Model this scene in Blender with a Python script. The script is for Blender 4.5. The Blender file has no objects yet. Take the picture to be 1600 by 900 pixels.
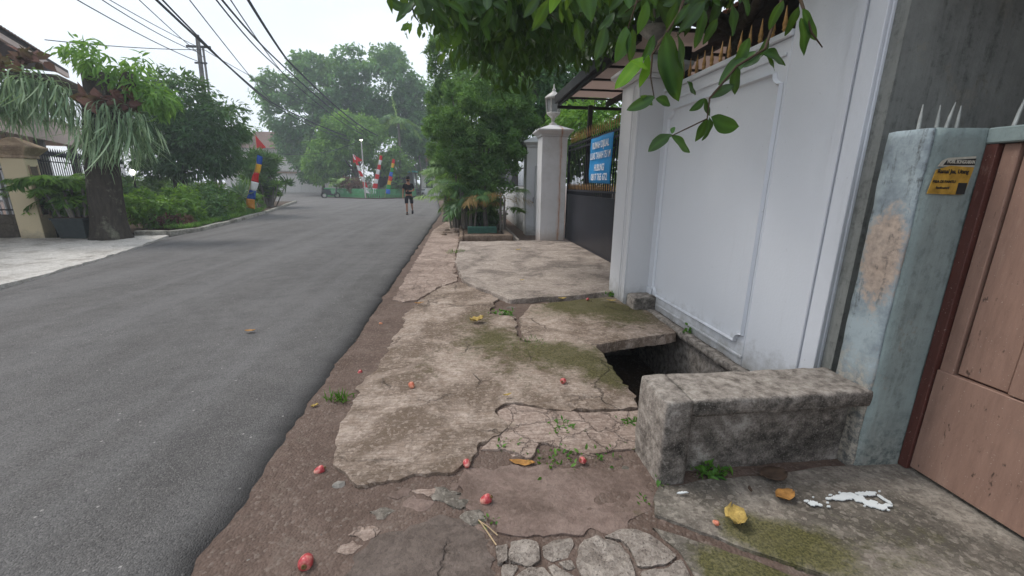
import bpy, bmesh, math, random
import numpy as np
from mathutils import Vector, Matrix, noise as mnoise

random.seed(7); RNG = np.random.default_rng(11)
SC = bpy.context.scene
COL = SC.collection
R = math.radians

# ------------------------------------------------------------------ camera
cam_d = bpy.data.cameras.new('camera'); cam = bpy.data.objects.new('camera', cam_d); COL.objects.link(cam)
cam_d.sensor_width = 36.0; cam_d.lens = 14.4; cam_d.clip_start = 0.05; cam_d.clip_end = 2000
PITCH, YAW, ROLL, EYE = R(14.2), R(7.0), R(0.6), 1.5
fw = Vector((math.sin(YAW)*math.cos(PITCH), math.cos(YAW)*math.cos(PITCH), -math.sin(PITCH)))
rt = Vector((math.cos(YAW), -math.sin(YAW), 0)); up = rt.cross(fw)
r2 = rt*math.cos(ROLL) + up*math.sin(ROLL); u2 = up*math.cos(ROLL) - rt*math.sin(ROLL)
cam.matrix_world = Matrix(((r2.x, u2.x, -fw.x, 0), (r2.y, u2.y, -fw.y, 0), (r2.z, u2.z, -fw.z, EYE), (0, 0, 0, 1)))
SC.camera = cam
SC.render.engine = 'CYCLES'
SC.cycles.use_denoising = True
SC.cycles.max_bounces = 4; SC.cycles.diffuse_bounces = 2; SC.cycles.glossy_bounces = 1; SC.cycles.transmission_bounces = 2; SC.cycles.transparent_max_bounces = 4
SC.cycles.volume_bounces = 0
SC.view_settings.view_transform = 'Standard'; SC.view_settings.look = 'None'
SC.view_settings.exposure = 0.62; SC.view_settings.gamma = 1.0; SC.view_settings.use_curve_mapping = False

# ------------------------------------------------------------------ sky (thin overcast) and sun
SUN_DIR = Vector((-0.50, 0.30, 0.81)).normalized()      # towards the sun
SUN_EL = math.asin(SUN_DIR.z); SUN_AZ = math.atan2(SUN_DIR.x, SUN_DIR.y)
world = bpy.data.worlds.new('World'); SC.world = world; world.use_nodes = True
wt = world.node_tree; wt.nodes.clear()
wo = wt.nodes.new('ShaderNodeOutputWorld'); bg = wt.nodes.new('ShaderNodeBackground')
sky = wt.nodes.new('ShaderNodeTexSky'); sky.sky_type = 'NISHITA'; sky.sun_disc = False
sky.sun_elevation = SUN_EL; sky.sun_rotation = SUN_AZ; sky.dust_density = 3.0; sky.air_density = 1.2
tc = wt.nodes.new('ShaderNodeTexCoord')
mp = wt.nodes.new('ShaderNodeMapping'); mp.inputs['Scale'].default_value = (1.2, 1.2, 3.2)
nz = wt.nodes.new('ShaderNodeTexNoise'); nz.inputs['Scale'].default_value = 1.6; nz.inputs['Detail'].default_value = 5
rp = wt.nodes.new('ShaderNodeValToRGB'); rp.color_ramp.elements[0].position = 0.30; rp.color_ramp.elements[1].position = 0.62
rp.color_ramp.elements[0].color = (0.62, 0.62, 0.62, 1); rp.color_ramp.elements[1].color = (0.97, 0.97, 0.97, 1)
mx = wt.nodes.new('ShaderNodeMix'); mx.data_type = 'RGBA'
mx.inputs['B'].default_value = (7.7, 8.3, 9.1, 1)       # cloud layer, in the sky texture's own units
wt.links.new(tc.outputs['Generated'], mp.inputs['Vector']); wt.links.new(mp.outputs[0], nz.inputs['Vector'])
wt.links.new(nz.outputs['Fac'], rp.inputs[0]); wt.links.new(rp.outputs[0], mx.inputs['Factor'])
wt.links.new(sky.outputs[0], mx.inputs['A']); wt.links.new(mx.outputs['Result'], bg.inputs['Color'])
bg.inputs['Strength'].default_value = 0.095
wt.links.new(bg.outputs[0], wo.inputs['Surface'])
sun_d = bpy.data.lights.new('sun', 'SUN'); sun_d.energy = 1.5; sun_d.angle = R(18); sun_d.color = (1.0, 0.96, 0.9)
sun = bpy.data.objects.new('sun', sun_d); COL.objects.link(sun)
sun.rotation_euler = SUN_DIR.to_track_quat('Z', 'Y').to_euler(); sun.location = (-8, 4, 30)

# ------------------------------------------------------------------ helpers
def tag(o, label=None, cat=None, group=None, kind=None):
    if label: o['label'] = label
    if cat: o['category'] = cat
    if group: o['group'] = group
    if kind: o['kind'] = kind
    return o

def empty(name, loc=(0, 0, 0), rz=0.0, **k):
    o = bpy.data.objects.new(name, None); COL.objects.link(o)
    o.location = loc; o.rotation_euler = (0, 0, rz); o.empty_display_size = 0.2
    return tag(o, **k)

def link(name, me, mat, parent=None, loc=None, **k):
    o = bpy.data.objects.new(name, me); COL.objects.link(o)
    if mat is not None and not me.materials: me.materials.append(mat)
    if parent is not None: o.parent = parent
    if loc is not None: o.location = loc
    return tag(o, **k)

def copy_obj(o, parent=None, **k):
    c = o.copy(); COL.objects.link(c)
    if parent is not None: c.parent = parent
    return tag(c, **k)

def copy_tree(o, parent=None):
    c = o.copy(); COL.objects.link(c); c.parent = parent
    for ch in list(o.children): copy_tree(ch, c)
    return c

class MB:
    """collects verts and faces of one part"""
    def __init__(s): s.v = []; s.f = []
    def add(s, vs, fs):
        b = len(s.v); s.v += [tuple(map(float, q)) for q in vs]; s.f += [tuple(i+b for i in f) for f in fs]; return s
    def box(s, x0, x1, y0, y1, z0, z1):
        return s.add([(x0,y0,z0),(x1,y0,z0),(x1,y1,z0),(x0,y1,z0),(x0,y0,z1),(x1,y0,z1),(x1,y1,z1),(x0,y1,z1)],
                     [(3,2,1,0),(4,5,6,7),(0,1,5,4),(1,2,6,5),(2,3,7,6),(3,0,4,7)])
    def frustum(s, cx, cy, z0, z1, ax0, ay0, ax1, ay1):
        q = [(-1,-1),(1,-1),(1,1),(-1,1)]
        return s.add([(cx+a*ax0, cy+b*ay0, z0) for a,b in q]+[(cx+a*ax1, cy+b*ay1, z1) for a,b in q],
                     [(3,2,1,0),(4,5,6,7),(0,1,5,4),(1,2,6,5),(2,3,7,6),(3,0,4,7)])
    def tube(s, path, rad, n=8, caps=True):
        P = [Vector(p) for p in path]; m = len(P)
        rr = rad if hasattr(rad, '__len__') else [rad]*m
        vs = []; ref = None
        for i in range(m):
            d = (P[min(i+1, m-1)]-P[max(i-1, 0)])
            d = d.normalized() if d.length > 1e-9 else Vector((0,0,1))
            if ref is None: ref = Vector((1,0,0)) if abs(d.x) < 0.9 else Vector((0,1,0))
            a = (ref - d*ref.dot(d)).normalized(); b = d.cross(a); ref = a
            for k in range(n):
                t = 2*math.pi*k/n; vs.append(P[i]+(a*math.cos(t)+b*math.sin(t))*rr[i])
        fs = [(i*n+k, i*n+(k+1)%n, (i+1)*n+(k+1)%n, (i+1)*n+k) for i in range(m-1) for k in range(n)]
        if caps: fs += [tuple(range(n-1,-1,-1)), tuple((m-1)*n+k for k in range(n))]
        return s.add(vs, fs)
    def lathe(s, cx, cy, prof, n=16, sx=1, sy=1):
        vs = []; m = len(prof)
        for r, z in prof:
            for k in range(n):
                t = 2*math.pi*k/n; vs.append((cx+r*sx*math.cos(t), cy+r*sy*math.sin(t), z))
        fs = [(i*n+k, i*n+(k+1)%n, (i+1)*n+(k+1)%n, (i+1)*n+k) for i in range(m-1) for k in range(n)]
        fs += [tuple(range(n-1,-1,-1)), tuple((m-1)*n+k for k in range(n))]
        return s.add(vs, fs)
    def prism(s, outline, axis, a, b):
        """outline of 2-D points extruded along axis 'x','y' or 'z' from a to b"""
        n = len(outline)
        def p(q, t): return {'x': (t, q[0], q[1]), 'y': (q[0], t, q[1]), 'z': (q[0], q[1], t)}[axis]
        return s.add([p(q, a) for q in outline]+[p(q, b) for q in outline],
                     [tuple(range(n-1,-1,-1)), tuple(range(n, 2*n))]+[(i, (i+1) % n, (i+1) % n+n, i+n) for i in range(n)])
    def mesh(s, name, smooth=False, bevel=0.0, seg=1):
        me = bpy.data.meshes.new(name); me.from_pydata(s.v, [], s.f)
        bm = bmesh.new(); bm.from_mesh(me); bmesh.ops.recalc_face_normals(bm, faces=bm.faces)
        if bevel > 0:
            ed = [e for e in bm.edges if e.is_manifold and e.calc_face_angle(0) > 0.5]
            bmesh.ops.bevel(bm, geom=ed, offset=bevel, segments=seg, affect='EDGES', profile=0.6)
        if smooth:
            for f in bm.faces: f.smooth = True
        bm.to_mesh(me); bm.free(); return me
    def build(s, name, mat, parent=None, smooth=False, bevel=0.0, seg=1, loc=None, **k):
        return link(name, s.mesh(name, smooth, bevel, seg), mat, parent, loc, **k)

def _hash(ix, iy, iz):
    h = (ix*374761393 + iy*668265263 + iz*2147483647 + 1274126177) & 0xffffffff
    h = ((h ^ (h >> 13))*1274126177) & 0xffffffff
    h = (h ^ (h >> 16)) & 0xffff
    return h/65535.0
def vnoise(x, y, z=0.0):
    x = np.asarray(x, float); y = np.asarray(y, float); z = np.zeros_like(x)+z
    ix, iy, iz = np.floor(x).astype(np.int64), np.floor(y).astype(np.int64), np.floor(z).astype(np.int64)
    fx, fy, fz = x-ix, y-iy, z-iz
    fx = fx*fx*(3-2*fx); fy = fy*fy*(3-2*fy); fz = fz*fz*(3-2*fz)
    r = 0
    for a in (0, 1):
        for b in (0, 1):
            for c in (0, 1):
                r = r + _hash(ix+a, iy+b, iz+c)*(fx if a else 1-fx)*(fy if b else 1-fy)*(fz if c else 1-fz)
    return r*2-1
def fbm(x, y, z=0.0, o=4):
    r = 0; a = 1.0; t = 0
    for i in range(o):
        r = r+a*vnoise(np.asarray(x)*2**i+17.3*i, np.asarray(y)*2**i+9.1*i, np.asarray(z)*2**i); t += a; a *= 0.5
    return r/t

def np_mesh(name, V, F, attrs=None, smooth=True):
    """V (n,3), F (m,4) or (m,3) -> mesh, fast"""
    V = np.ascontiguousarray(V, np.float32); F = np.ascontiguousarray(F, np.int32); k = F.shape[1]
    me = bpy.data.meshes.new(name)
    me.vertices.add(len(V)); me.vertices.foreach_set('co', V.ravel())
    me.loops.add(F.size); me.loops.foreach_set('vertex_index', F.ravel())
    me.polygons.add(len(F)); me.polygons.foreach_set('loop_start', np.arange(0, F.size, k, dtype=np.int32))
    try: me.polygons.foreach_set('loop_total', np.full(len(F), k, np.int32))
    except Exception: pass
    me.polygons.foreach_set('use_smooth', np.full(len(F), bool(smooth)))
    for n, a in (attrs or {}).items():
        at = me.attributes.new(n, 'FLOAT', 'POINT'); at.data.foreach_set('value', np.ascontiguousarray(a, np.float32))
    me.update(calc_edges=True); me.validate()
    return me

def jagged(poly, amp, step=0.06, seed=0.0):
    out = []; n = len(poly)
    for i in range(n):
        a = np.array(poly[i], float); b = np.array(poly[(i+1) % n], float); L = np.linalg.norm(b-a)
        m = max(1, int(L/step)); nrm = np.array([-(b-a)[1], (b-a)[0]])/max(L, 1e-6)
        for j in range(m):
            p = a+(b-a)*j/m
            d = float(fbm(p[0]*9+seed, p[1]*9+seed*1.7, seed, 4)+0.5*vnoise(p[0]*40+seed, p[1]*40))*amp*1.7 if amp > 0 else 0
            out.append(p+nrm*d)
    return np.array(out)
def inside(poly, X, Y):
    r = np.zeros(X.shape, bool); n = len(poly)
    for i in range(n):
        x0, y0 = poly[i]; x1, y1 = poly[(i+1) % n]
        if y0 == y1: continue
        c = ((y0 > Y) != (y1 > Y)); r ^= c & (X < (x1-x0)*(Y-y0)/(y1-y0)+x0)
    return r
def nearest(poly, P):
    best = np.full(len(P), 1e18); out = P.copy(); n = len(poly)
    for i in range(n):
        a = poly[i]; d = poly[(i+1) % n]-a; L = max(d@d, 1e-12)
        t = np.clip(((P-a)@d)/L, 0, 1); q = a+t[:, None]*d; dd = ((q-P)**2).sum(1)
        m = dd < best; best[m] = dd[m]; out[m] = q[m]
    return out, np.sqrt(best)
def slab(name, poly, top, thick, mat, parent=None, res=0.03, jag=0.01, amp=0.006, seed=0.0, moss=(), freq=3.0, step=0.06, slope=None, **k):
    """an irregular slab: ragged outline, uneven top, vertical broken edge; moss = list of (x, y, radius, strength)"""
    P = jagged(poly, jag, step, seed)
    x0, y0 = P.min(0)-res; x1, y1 = P.max(0)+res
    gx = np.arange(x0, x1+res, res); gy = np.arange(y0, y1+res, res); X, Y = np.meshgrid(gx, gy)
    ins = inside(P, X, Y); ny, nx = X.shape
    cell = ins[:-1, :-1] | ins[1:, :-1] | ins[:-1, 1:] | ins[1:, 1:]
    idx = np.arange(nx*ny).reshape(ny, nx)
    F = np.stack([idx[:-1, :-1], idx[:-1, 1:], idx[1:, 1:], idx[1:, :-1]], -1)[cell]
    used = np.unique(F); remap = -np.ones(nx*ny, int); remap[used] = np.arange(len(used)); F = remap[F]
    xy = np.stack([X.ravel(), Y.ravel()], 1)[used]; isin = ins.ravel()[used]
    near, dist = nearest(P, xy); xy[~isin] = near[~isin]; dist[~isin] = 0
    z = top+fbm(xy[:, 0]*freq+seed, xy[:, 1]*freq, seed, 5)*amp
    if slope is not None: z = z+slope(xy[:, 0], xy[:, 1])
    z = z-0.004*np.exp(-dist/0.010)
    V = np.column_stack([xy, z])
    e = np.concatenate([F[:, [0, 1]], F[:, [1, 2]], F[:, [2, 3]], F[:, [3, 0]]])
    key = np.sort(e, 1); key = key[:, 0]*10**7+key[:, 1]
    u, first, cnt = np.unique(key, return_index=True, return_counts=True); be = e[first[cnt == 1]]
    bv = np.unique(be); m2 = -np.ones(len(V), int); m2[bv] = np.arange(len(bv))+len(V); nb = len(bv)
    rim = V[bv].copy(); low = V[bv].copy(); low[:, 2] = top-thick          # own rim vertices keep the broken edge sharp
    if slope is not None: low[:, 2] = V[bv][:, 2]-thick
    low[:, :2] += 0.008*RNG.normal(size=(nb, 2))
    SK = np.stack([m2[be[:, 1]], m2[be[:, 0]], m2[be[:, 0]]+nb, m2[be[:, 1]]+nb], 1)
    V2 = np.vstack([V, rim, low]); F2 = np.vstack([F, SK])
    mo = np.zeros(len(V2))
    for (mx_, my_, mr, ms) in moss:
        mo += ms*np.exp(-(((V2[:, 0]-mx_)**2+(V2[:, 1]-my_)**2)/mr**2))
    return link(name, np_mesh(name, V2, F2, {'moss': mo}), mat, parent, **k)

def rough_box(name, x0, x1, y0, y1, z0, z1, mat, parent=None, amp=0.008, cell=0.05, rnd=0.02, seed=0.0, **k):
    """masonry block with worn, rounded edges"""
    bm = bmesh.new()
    nx = max(2, int((x1-x0)/cell)); ny = max(2, int((y1-y0)/cell)); nz_ = max(2, int((z1-z0)/cell))
    def grid(fn, a, b):
        g = [[bm.verts.new(fn(i/a, j/b)) for i in range(a+1)] for j in range(b+1)]
        for j in range(b):
            for i in range(a): bm.faces.new((g[j][i], g[j][i+1], g[j+1][i+1], g[j+1][i]))
    X = lambda t: x0+(x1-x0)*t; Y = lambda t: y0+(y1-y0)*t; Z = lambda t: z0+(z1-z0)*t
    for z in (z0, z1): grid(lambda a, b, z=z: (X(a), Y(b), z), nx, ny)
    for y in (y0, y1): grid(lambda a, b, y=y: (X(a), y, Z(b)), nx, nz_)
    for x in (x0, x1): grid(lambda a, b, x=x: (x, Y(a), Z(b)), ny, nz_)
    bmesh.ops.remove_doubles(bm, verts=bm.verts, dist=1e-5)
    c = Vector(((x0+x1)/2, (y0+y1)/2, (z0+z1)/2)); h = Vector(((x1-x0)/2, (y1-y0)/2, (z1-z0)/2))
    for v in bm.verts:
        d = v.co-c; q = Vector([max(-(h[i]-rnd), min(h[i]-rnd, d[i])) for i in range(3)]); o = d-q
        if o.length > 1e-6: d = q+o.normalized()*rnd
        n = mnoise.fractal((c+d)*5+Vector((seed, seed, seed)), 0.9, 2.1, 4)*amp
        v.co = c+d+(d.normalized() if o.length < 1e-6 else o.normalized())*n
    bmesh.ops.recalc_face_normals(bm, faces=bm.faces)
    for f in bm.faces: f.smooth = True
    me = bpy.data.meshes.new(name); bm.to_mesh(me); bm.free()
    return link(name, me, mat, parent, **k)

# ---- leaves -------------------------------------------------------
T_DIAMOND = (np.array([(0,0,0),(.5,-.5,.06),(1,0,-.08),(.5,.5,.06)]), np.array([(0,1,2,3)]))
T_LEAF = (np.array([(0,0,0),(.22,-.36,.05),(.22,0,.0),(.22,.36,.05),(.58,-.46,.03),(.58,0,-.03),(.58,.46,.03),(1,0,-.16)]),
          np.array([(0,1,2,2),(0,2,3,3),(1,4,5,2),(2,5,6,3),(4,7,5,5),(5,7,6,6)]))
def unit(a): return a/np.maximum(np.linalg.norm(a, axis=-1, keepdims=True), 1e-9)
def leaf_mesh(name, P, A, Nn, L, W, tint, tpl=T_DIAMOND):
    A = unit(A); S = unit(np.cross(Nn, A)); N2 = np.cross(A, S); T, TF = tpl; n = len(P); k = len(T)
    L = np.broadcast_to(np.asarray(L, float), (n,)); W = np.broadcast_to(np.asarray(W, float), (n,))
    V = (P[:, None, :] + T[None, :, 0, None]*(A*L[:, None])[:, None, :] + T[None, :, 1, None]*(S*W[:, None])[:, None, :]
         + T[None, :, 2, None]*(N2*L[:, None])[:, None, :]).reshape(-1, 3)
    F = (TF[None]+np.arange(n)[:, None, None]*k).reshape(-1, TF.shape[1])
    tri = F[:, 2] == F[:, 3]
    if tri.any():   # triangles only
        q = F[~tri]; F = np.vstack([F[tri][:, :3], q[:, [0, 1, 2]], q[:, [0, 2, 3]]])
    return np_mesh(name, V, F, {'tint': np.repeat(tint, k)}, smooth=False)

def crown_pts(blobs, n, clump=0.35, per=26, shell=0.55, rng=RNG):
    """points in clumps spread through ellipsoids; returns points, outward dirs, clump tint"""
    B = np.array(blobs, float); vol = B[:, 3]*B[:, 4]*B[:, 5]; pr = vol**0.67; pr /= pr.sum()
    nc = max(1, n//per); bi = rng.choice(len(B), nc, p=pr); d = unit(rng.normal(size=(nc, 3)))
    r = shell+(1-shell)*rng.random(nc)**0.6; r *= 1+0.12*rng.normal(size=nc)
    C = B[bi, :3]+d*B[bi, 3:6]*r[:, None]; ct = rng.random(nc)
    ci = rng.integers(0, nc, n); o = rng.normal(size=(n, 3)); o *= (rng.random(n)**0.5)[:, None]*clump/np.linalg.norm(o, axis=1, keepdims=True)
    o[:, 2] *= 0.7
    P = C[ci]+o; out = unit(unit(d[ci])*0.8+unit(o)*0.6+rng.normal(size=(n, 3))*0.25)
    return P, out, 0.55*ct[ci]+0.45*rng.random(n), unit(o)
def crown(name, blobs, n, L, W, mat, parent, clump=0.35, per=26, shell=0.55, droop=0.3, upb=0.5, tpl=T_DIAMOND, seed=1, rnd_=0.8):
    rng = np.random.default_rng(seed)
    P, out, t, rad_ = crown_pts(blobs, n, clump, per, shell, rng)
    A = unit(out+rng.normal(size=P.shape)*0.5+np.array([0, 0, -droop])); Nn = unit(rng.normal(size=P.shape)*0.32+rad_*rnd_+out*0.35+np.array([0, 0, upb]))
    A = unit(A-Nn*(A*Nn).sum(1, keepdims=True)*0.7)
    LL = L*(0.7+0.6*rng.random(len(P))); WW = LL*(W/L)*(0.8+0.4*rng.random(len(P)))
    return link(name, leaf_mesh(name, P, A, Nn, LL, WW, t, tpl), mat, parent)

def strips(name, paths, widths, tint, mat, parent):
    """flat ribbons along paths (n,k,3); widths (k,) or (n,k)"""
    paths = np.asarray(paths, float); n, k, _ = paths.shape
    d = np.gradient(paths, axis=1); d = unit(d); upv = np.array([0.15, 0.2, 1.0])
    s = unit(np.cross(d, upv)+1e-4*RNG.normal(size=d.shape)); w = np.broadcast_to(np.asarray(widths, float), (n, k))[..., None]*0.5
    V = np.stack([paths-s*w, paths+s*w], 2).reshape(n, 2*k, 3)
    base = np.arange(k-1)*2; F = np.stack([base, base+1, base+3, base+2], 1)
    FF = (F[None]+np.arange(n)[:, None, None]*2*k).reshape(-1, 4)
    return link(name, np_mesh(name, V.reshape(-1, 3), FF, {'tint': np.repeat(tint, 2*k)}, smooth=True), mat, parent)

def palm_fronds(name, fr, mat, parent, leaflets=26, ll=0.42, lw=0.035, seed=3, hang=0.5):
    """fr: list of (base, direction, length, droop, tint); one mesh of stalks with leaflets"""
    rng = np.random.default_rng(seed); P = []; A = []; N = []; LL = []; T = []; ST = []; TT = []
    for (b, d, L, dr, t) in fr:
        b = np.array(b, float); d = unit(np.array(d, float)); s = np.linspace(0, 1, 9)
        path = b+d*(L*s)[:, None]+np.array([0, 0, -1])*(dr*L*s**2)[:, None]; ST.append(path); TT.append(t)
        u = np.linspace(0.12, 1.0, leaflets)
        for sd in (-1, 1):
            pp = np.stack([np.interp(u, s, path[:, i]) for i in range(3)], 1)
            tg = unit(d+np.array([0, 0, -2*dr])*u[:, None]); sv = unit(np.cross(tg, np.array([0, 0, 1.0])))*sd
            a = unit(tg*0.75+sv*0.8+np.array([0, 0, -hang])*(0.5+u[:, None])+rng.normal(size=pp.shape)*0.12)
            P.append(pp); A.append(a); N.append(np.cross(a, sv)+rng.normal(size=pp.shape)*0.15+np.array([0, 0, .3]))
            LL.append(ll*(0.45+0.75*np.sin(np.pi*np.clip(u*0.85+0.12, 0, 1)))*(0.85+0.3*rng.random(len(u)))); T.append(np.full(len(u), t)+0.15*rng.normal(size=len(u)))
    o = link(name, leaf_mesh(name, np.vstack(P), np.vstack(A), np.vstack(N), np.concatenate(LL), lw, np.clip(np.concatenate(T), 0, 1)), mat, parent)
    strips('stalk', np.array(ST), np.linspace(0.035, 0.006, 9), np.array(TT), mat, o)
    return o

# ------------------------------------------------------------------ materials
def S(r, g, b):
    f = lambda c: (c/255/12.92 if c/255 <= 0.04045 else ((c/255+0.055)/1.055)**2.4)
    return (f(r), f(g), f(b), 1.0)
class Mat:
    def __init__(s, name, rough=0.8, spec=0.3):
        s.m = bpy.data.materials.new(name); s.m.use_nodes = True; s.nt = s.m.node_tree
        s.b = s.nt.nodes['Principled BSDF']; s.b.inputs['Roughness'].default_value = rough; s.b.inputs['Specular IOR Level'].default_value = spec
        s.out = s.nt.nodes['Material Output']
    def n(s, typ, ins=None, **props):
        nd = s.nt.nodes.new(typ)
        for k, v in props.items(): setattr(nd, k, v)
        for k, v in (ins or {}).items(): s.put(nd.inputs[k], v)
        return nd
    def put(s, inp, v):
        if isinstance(v, bpy.types.NodeSocket): s.nt.links.new(v, inp)
        else: inp.default_value = v
    def pos(s, scale=(1, 1, 1), obj=False, rot=(0, 0, 0)):
        v = s.n('ShaderNodeTexCoord').outputs['Object'] if obj else s.n('ShaderNodeNewGeometry').outputs['Position']
        return s.n('ShaderNodeMapping', {'Vector': v, 'Scale': scale, 'Rotation': rot}).outputs[0]
    def noise(s, vec, scale=5, detail=5, rough=0.6, dist=0.0):
        return s.n('ShaderNodeTexNoise', {'Vector': vec, 'Scale': scale, 'Detail': detail, 'Roughness': rough, 'Distortion': dist}).outputs['Fac']
    def vor(s, vec, scale=5, feature='F1', out='Distance', rnd=1.0):
        return s.n('ShaderNodeTexVoronoi', {'Vector': vec, 'Scale': scale, 'Randomness': rnd}, feature=feature).outputs[out]
    def ramp(s, fac, stops, interp='LINEAR'):
        r = s.n('ShaderNodeValToRGB', {0: fac}); cr = r.color_ramp; cr.interpolation = interp
        while len(cr.elements) < len(stops): cr.elements.new(0.5)
        for e, (p, c) in zip(cr.elements, stops):
            e.position = p; e.color = c if hasattr(c, '__len__') else (c, c, c, 1)
        return r.outputs[0]
    def step(s, fac, a, b): return s.ramp(fac, [(min(a, b), 0.0 if a < b else 1.0), (max(a, b), 1.0 if a < b else 0.0)])
    def mix(s, f, a, b, blend='MIX'):
        m = s.n('ShaderNodeMix', data_type='RGBA', blend_type=blend)
        s.put(m.inputs['Factor'], f); s.put(m.inputs['A'], a); s.put(m.inputs['B'], b); return m.outputs['Result']
    def math(s, op, a, b=0.0):
        m = s.n('ShaderNodeMath', operation=op); s.put(m.inputs[0], a); s.put(m.inputs[1], b); return m.outputs[0]
    def attr(s, name): return s.n('ShaderNodeAttribute', attribute_name=name).outputs['Fac']
    def bump(s, h, dist=0.01, strength=1.0):
        prev = s.b.inputs['Normal'].links[0].from_socket if s.b.inputs['Normal'].links else None
        bn = s.n('ShaderNodeBump', {'Height': h, 'Distance': dist, 'Strength': strength})
        if prev: s.put(bn.inputs['Normal'], prev)
        s.put(s.b.inputs['Normal'], bn.outputs[0])
    def color(s, c): s.put(s.b.inputs['Base Color'], c); return s
    def rough(s, c): s.put(s.b.inputs['Roughness'], c); return s

def m_concrete(name, light, dark, stain, moss=S(80, 80, 38), cracks=1.0, streak=0.5, crack_scale=2.6, bump=1.0, stain_lo=0.46, stain_hi=0.60, net=False, speck=0.5):
    m = Mat(name, 0.9, 0.25); p = m.pos()
    big = m.noise(p, 1.7, 7, 0.72, 0.5); mid = m.noise(p, 10, 6, 0.72); fine = m.noise(p, 85, 4, 0.7)
    c = m.mix(m.step(mid, 0.36, 0.62), dark, light)
    h = m.math('ADD', m.math('MULTIPLY', fine, 0.55), m.math('MULTIPLY', mid, 0.9))
    smix = m.math('ADD', big, m.math('MULTIPLY', m.math('SUBTRACT', mid, 0.5), 0.35))
    c = m.mix(m.math('MULTIPLY', m.step(smix, stain_lo, stain_hi), 0.8), c, stain)
    if streak > 0:          # drag marks of the trowel, running across the footway
        st = m.noise(m.pos((2.6, 46, 2), rot=(0, 0, 0.04)), 1.6, 5, 0.72, 0.3)
        c = m.mix(m.math('MULTIPLY', m.step(st, 0.47, 0.60), streak*0.75), c, m.mix(0.6, stain, dark))
        c = m.mix(m.math('MULTIPLY', m.step(st, 0.44, 0.34), streak*0.5), c, light)
        h = m.math('ADD', h, m.math('MULTIPLY', st, streak*-1.1))
    c = m.mix(m.math('MULTIPLY', m.step(fine, 0.56, 0.70), speck), c, S(58, 50, 44))
    c = m.mix(m.math('MULTIPLY', m.step(fine, 0.42, 0.32), speck*0.8), c, tuple(min(1, x*1.25) for x in light[:3])+(1,))
    vg = m.n('ShaderNodeSeparateColor', {0: m.n('ShaderNodeTexVoronoi', {'Vector': p, 'Scale': 52.0}).outputs['Color']}).outputs[0]
    c = m.mix(m.math('MULTIPLY', m.step(vg, 0.62, 0.98), 0.38*min(1, speck*1.6)), c, tuple(x*0.55 for x in dark[:3])+(1,))
    c = m.mix(m.math('MULTIPLY', m.step(vg, 0.30, 0.02), 0.32*min(1, speck*1.6)), c, tuple(min(1, x*1.18) for x in light[:3])+(1,))
    h = m.math('ADD', h, m.math('MULTIPLY', vg, 0.25))
    mo = m.math('ADD', m.attr('moss'), m.math('ADD', m.math('MULTIPLY', m.math('SUBTRACT', mid, 0.5), 1.6), m.math('MULTIPLY', m.math('SUBTRACT', big, 0.5), 1.2)))
    mcol = m.mix(m.step(fine, 0.42, 0.6), m.mix(0.35, moss, S(138, 128, 80)), m.mix(0.6, moss, S(40, 44, 20)))
    c = m.mix(m.math('MULTIPLY', m.step(mo, 0.38, 0.95), 0.85), c, mcol)
    if cracks > 0:
        warp = m.n('ShaderNodeTexNoise', {'Vector': p, 'Scale': 5.0, 'Detail': 4, 'Roughness': 0.7}).outputs['Color']
        pw = m.n('ShaderNodeVectorMath', {0: p, 1: m.n('ShaderNodeVectorMath', {0: warp, 3: 0.20}, operation='SCALE').outputs[0]}, operation='ADD').outputs[0]
        e = m.vor(pw, crack_scale, 'DISTANCE_TO_EDGE')
        gate = m.step(big, 0.30, 0.42) if net else m.step(m.noise(p, 1.3, 2, .5), 0.50, 0.58)
        cr = m.math('MULTIPLY', m.step(e, 0.020 if not net else 0.03, 0.002), gate)
        c = m.mix(m.math('MULTIPLY', cr, 0.6*cracks), c, S(56, 46, 38))
        h = m.math('SUBTRACT', h, m.math('MULTIPLY', cr, 1.0))
    m.color(c); m.bump(h, 0.011*bump, 1.0)
    return m.m

def m_lichen(name, a, b, c3, d, top=1.0):
    """old cast concrete with black mould, pale lichen and paler upper and street-side faces"""
    m = Mat(name, 0.95, 0.2); p = m.pos()
    n = m.noise(p, 2.6, 6, 0.7, 0.6); f = m.noise(p, 17, 6, 0.75); ff = m.noise(p, 110, 3, .7)
    k = m.math('ADD', m.math('MULTIPLY', m.math('SUBTRACT', n, .5), 1.1), m.math('ADD', m.math('MULTIPLY', m.math('SUBTRACT', f, .5), 0.8), 0.5))
    c = m.ramp(k, [(0.28, d), (0.44, a), (0.56, b), (0.72, c3)])
    c = m.mix(m.math('MULTIPLY', m.step(ff, 0.55, 0.66), .6), c, d); c = m.mix(m.math('MULTIPLY', m.step(ff, 0.44, 0.34), .45), c, c3)
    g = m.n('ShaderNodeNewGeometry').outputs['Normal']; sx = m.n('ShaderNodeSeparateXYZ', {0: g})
    pale_side = m.math('MAXIMUM', sx.outputs[2], m.math('MULTIPLY', sx.outputs[0], -0.9))  # upward and street-facing sides take the paler colour
    c = m.mix(m.math('MULTIPLY', m.step(m.math('ADD', pale_side, m.math('MULTIPLY', m.math('SUBTRACT', f, .5), 1.2)), 0.45, 0.95), .85*top), c, m.mix(m.step(f, .36, .62), S(118, 108, 100), S(184, 174, 164)))
    m.color(c); m.bump(m.math('ADD', m.math('MULTIPLY', f, 1.4), ff), 0.010, 1.0); return m.m

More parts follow.
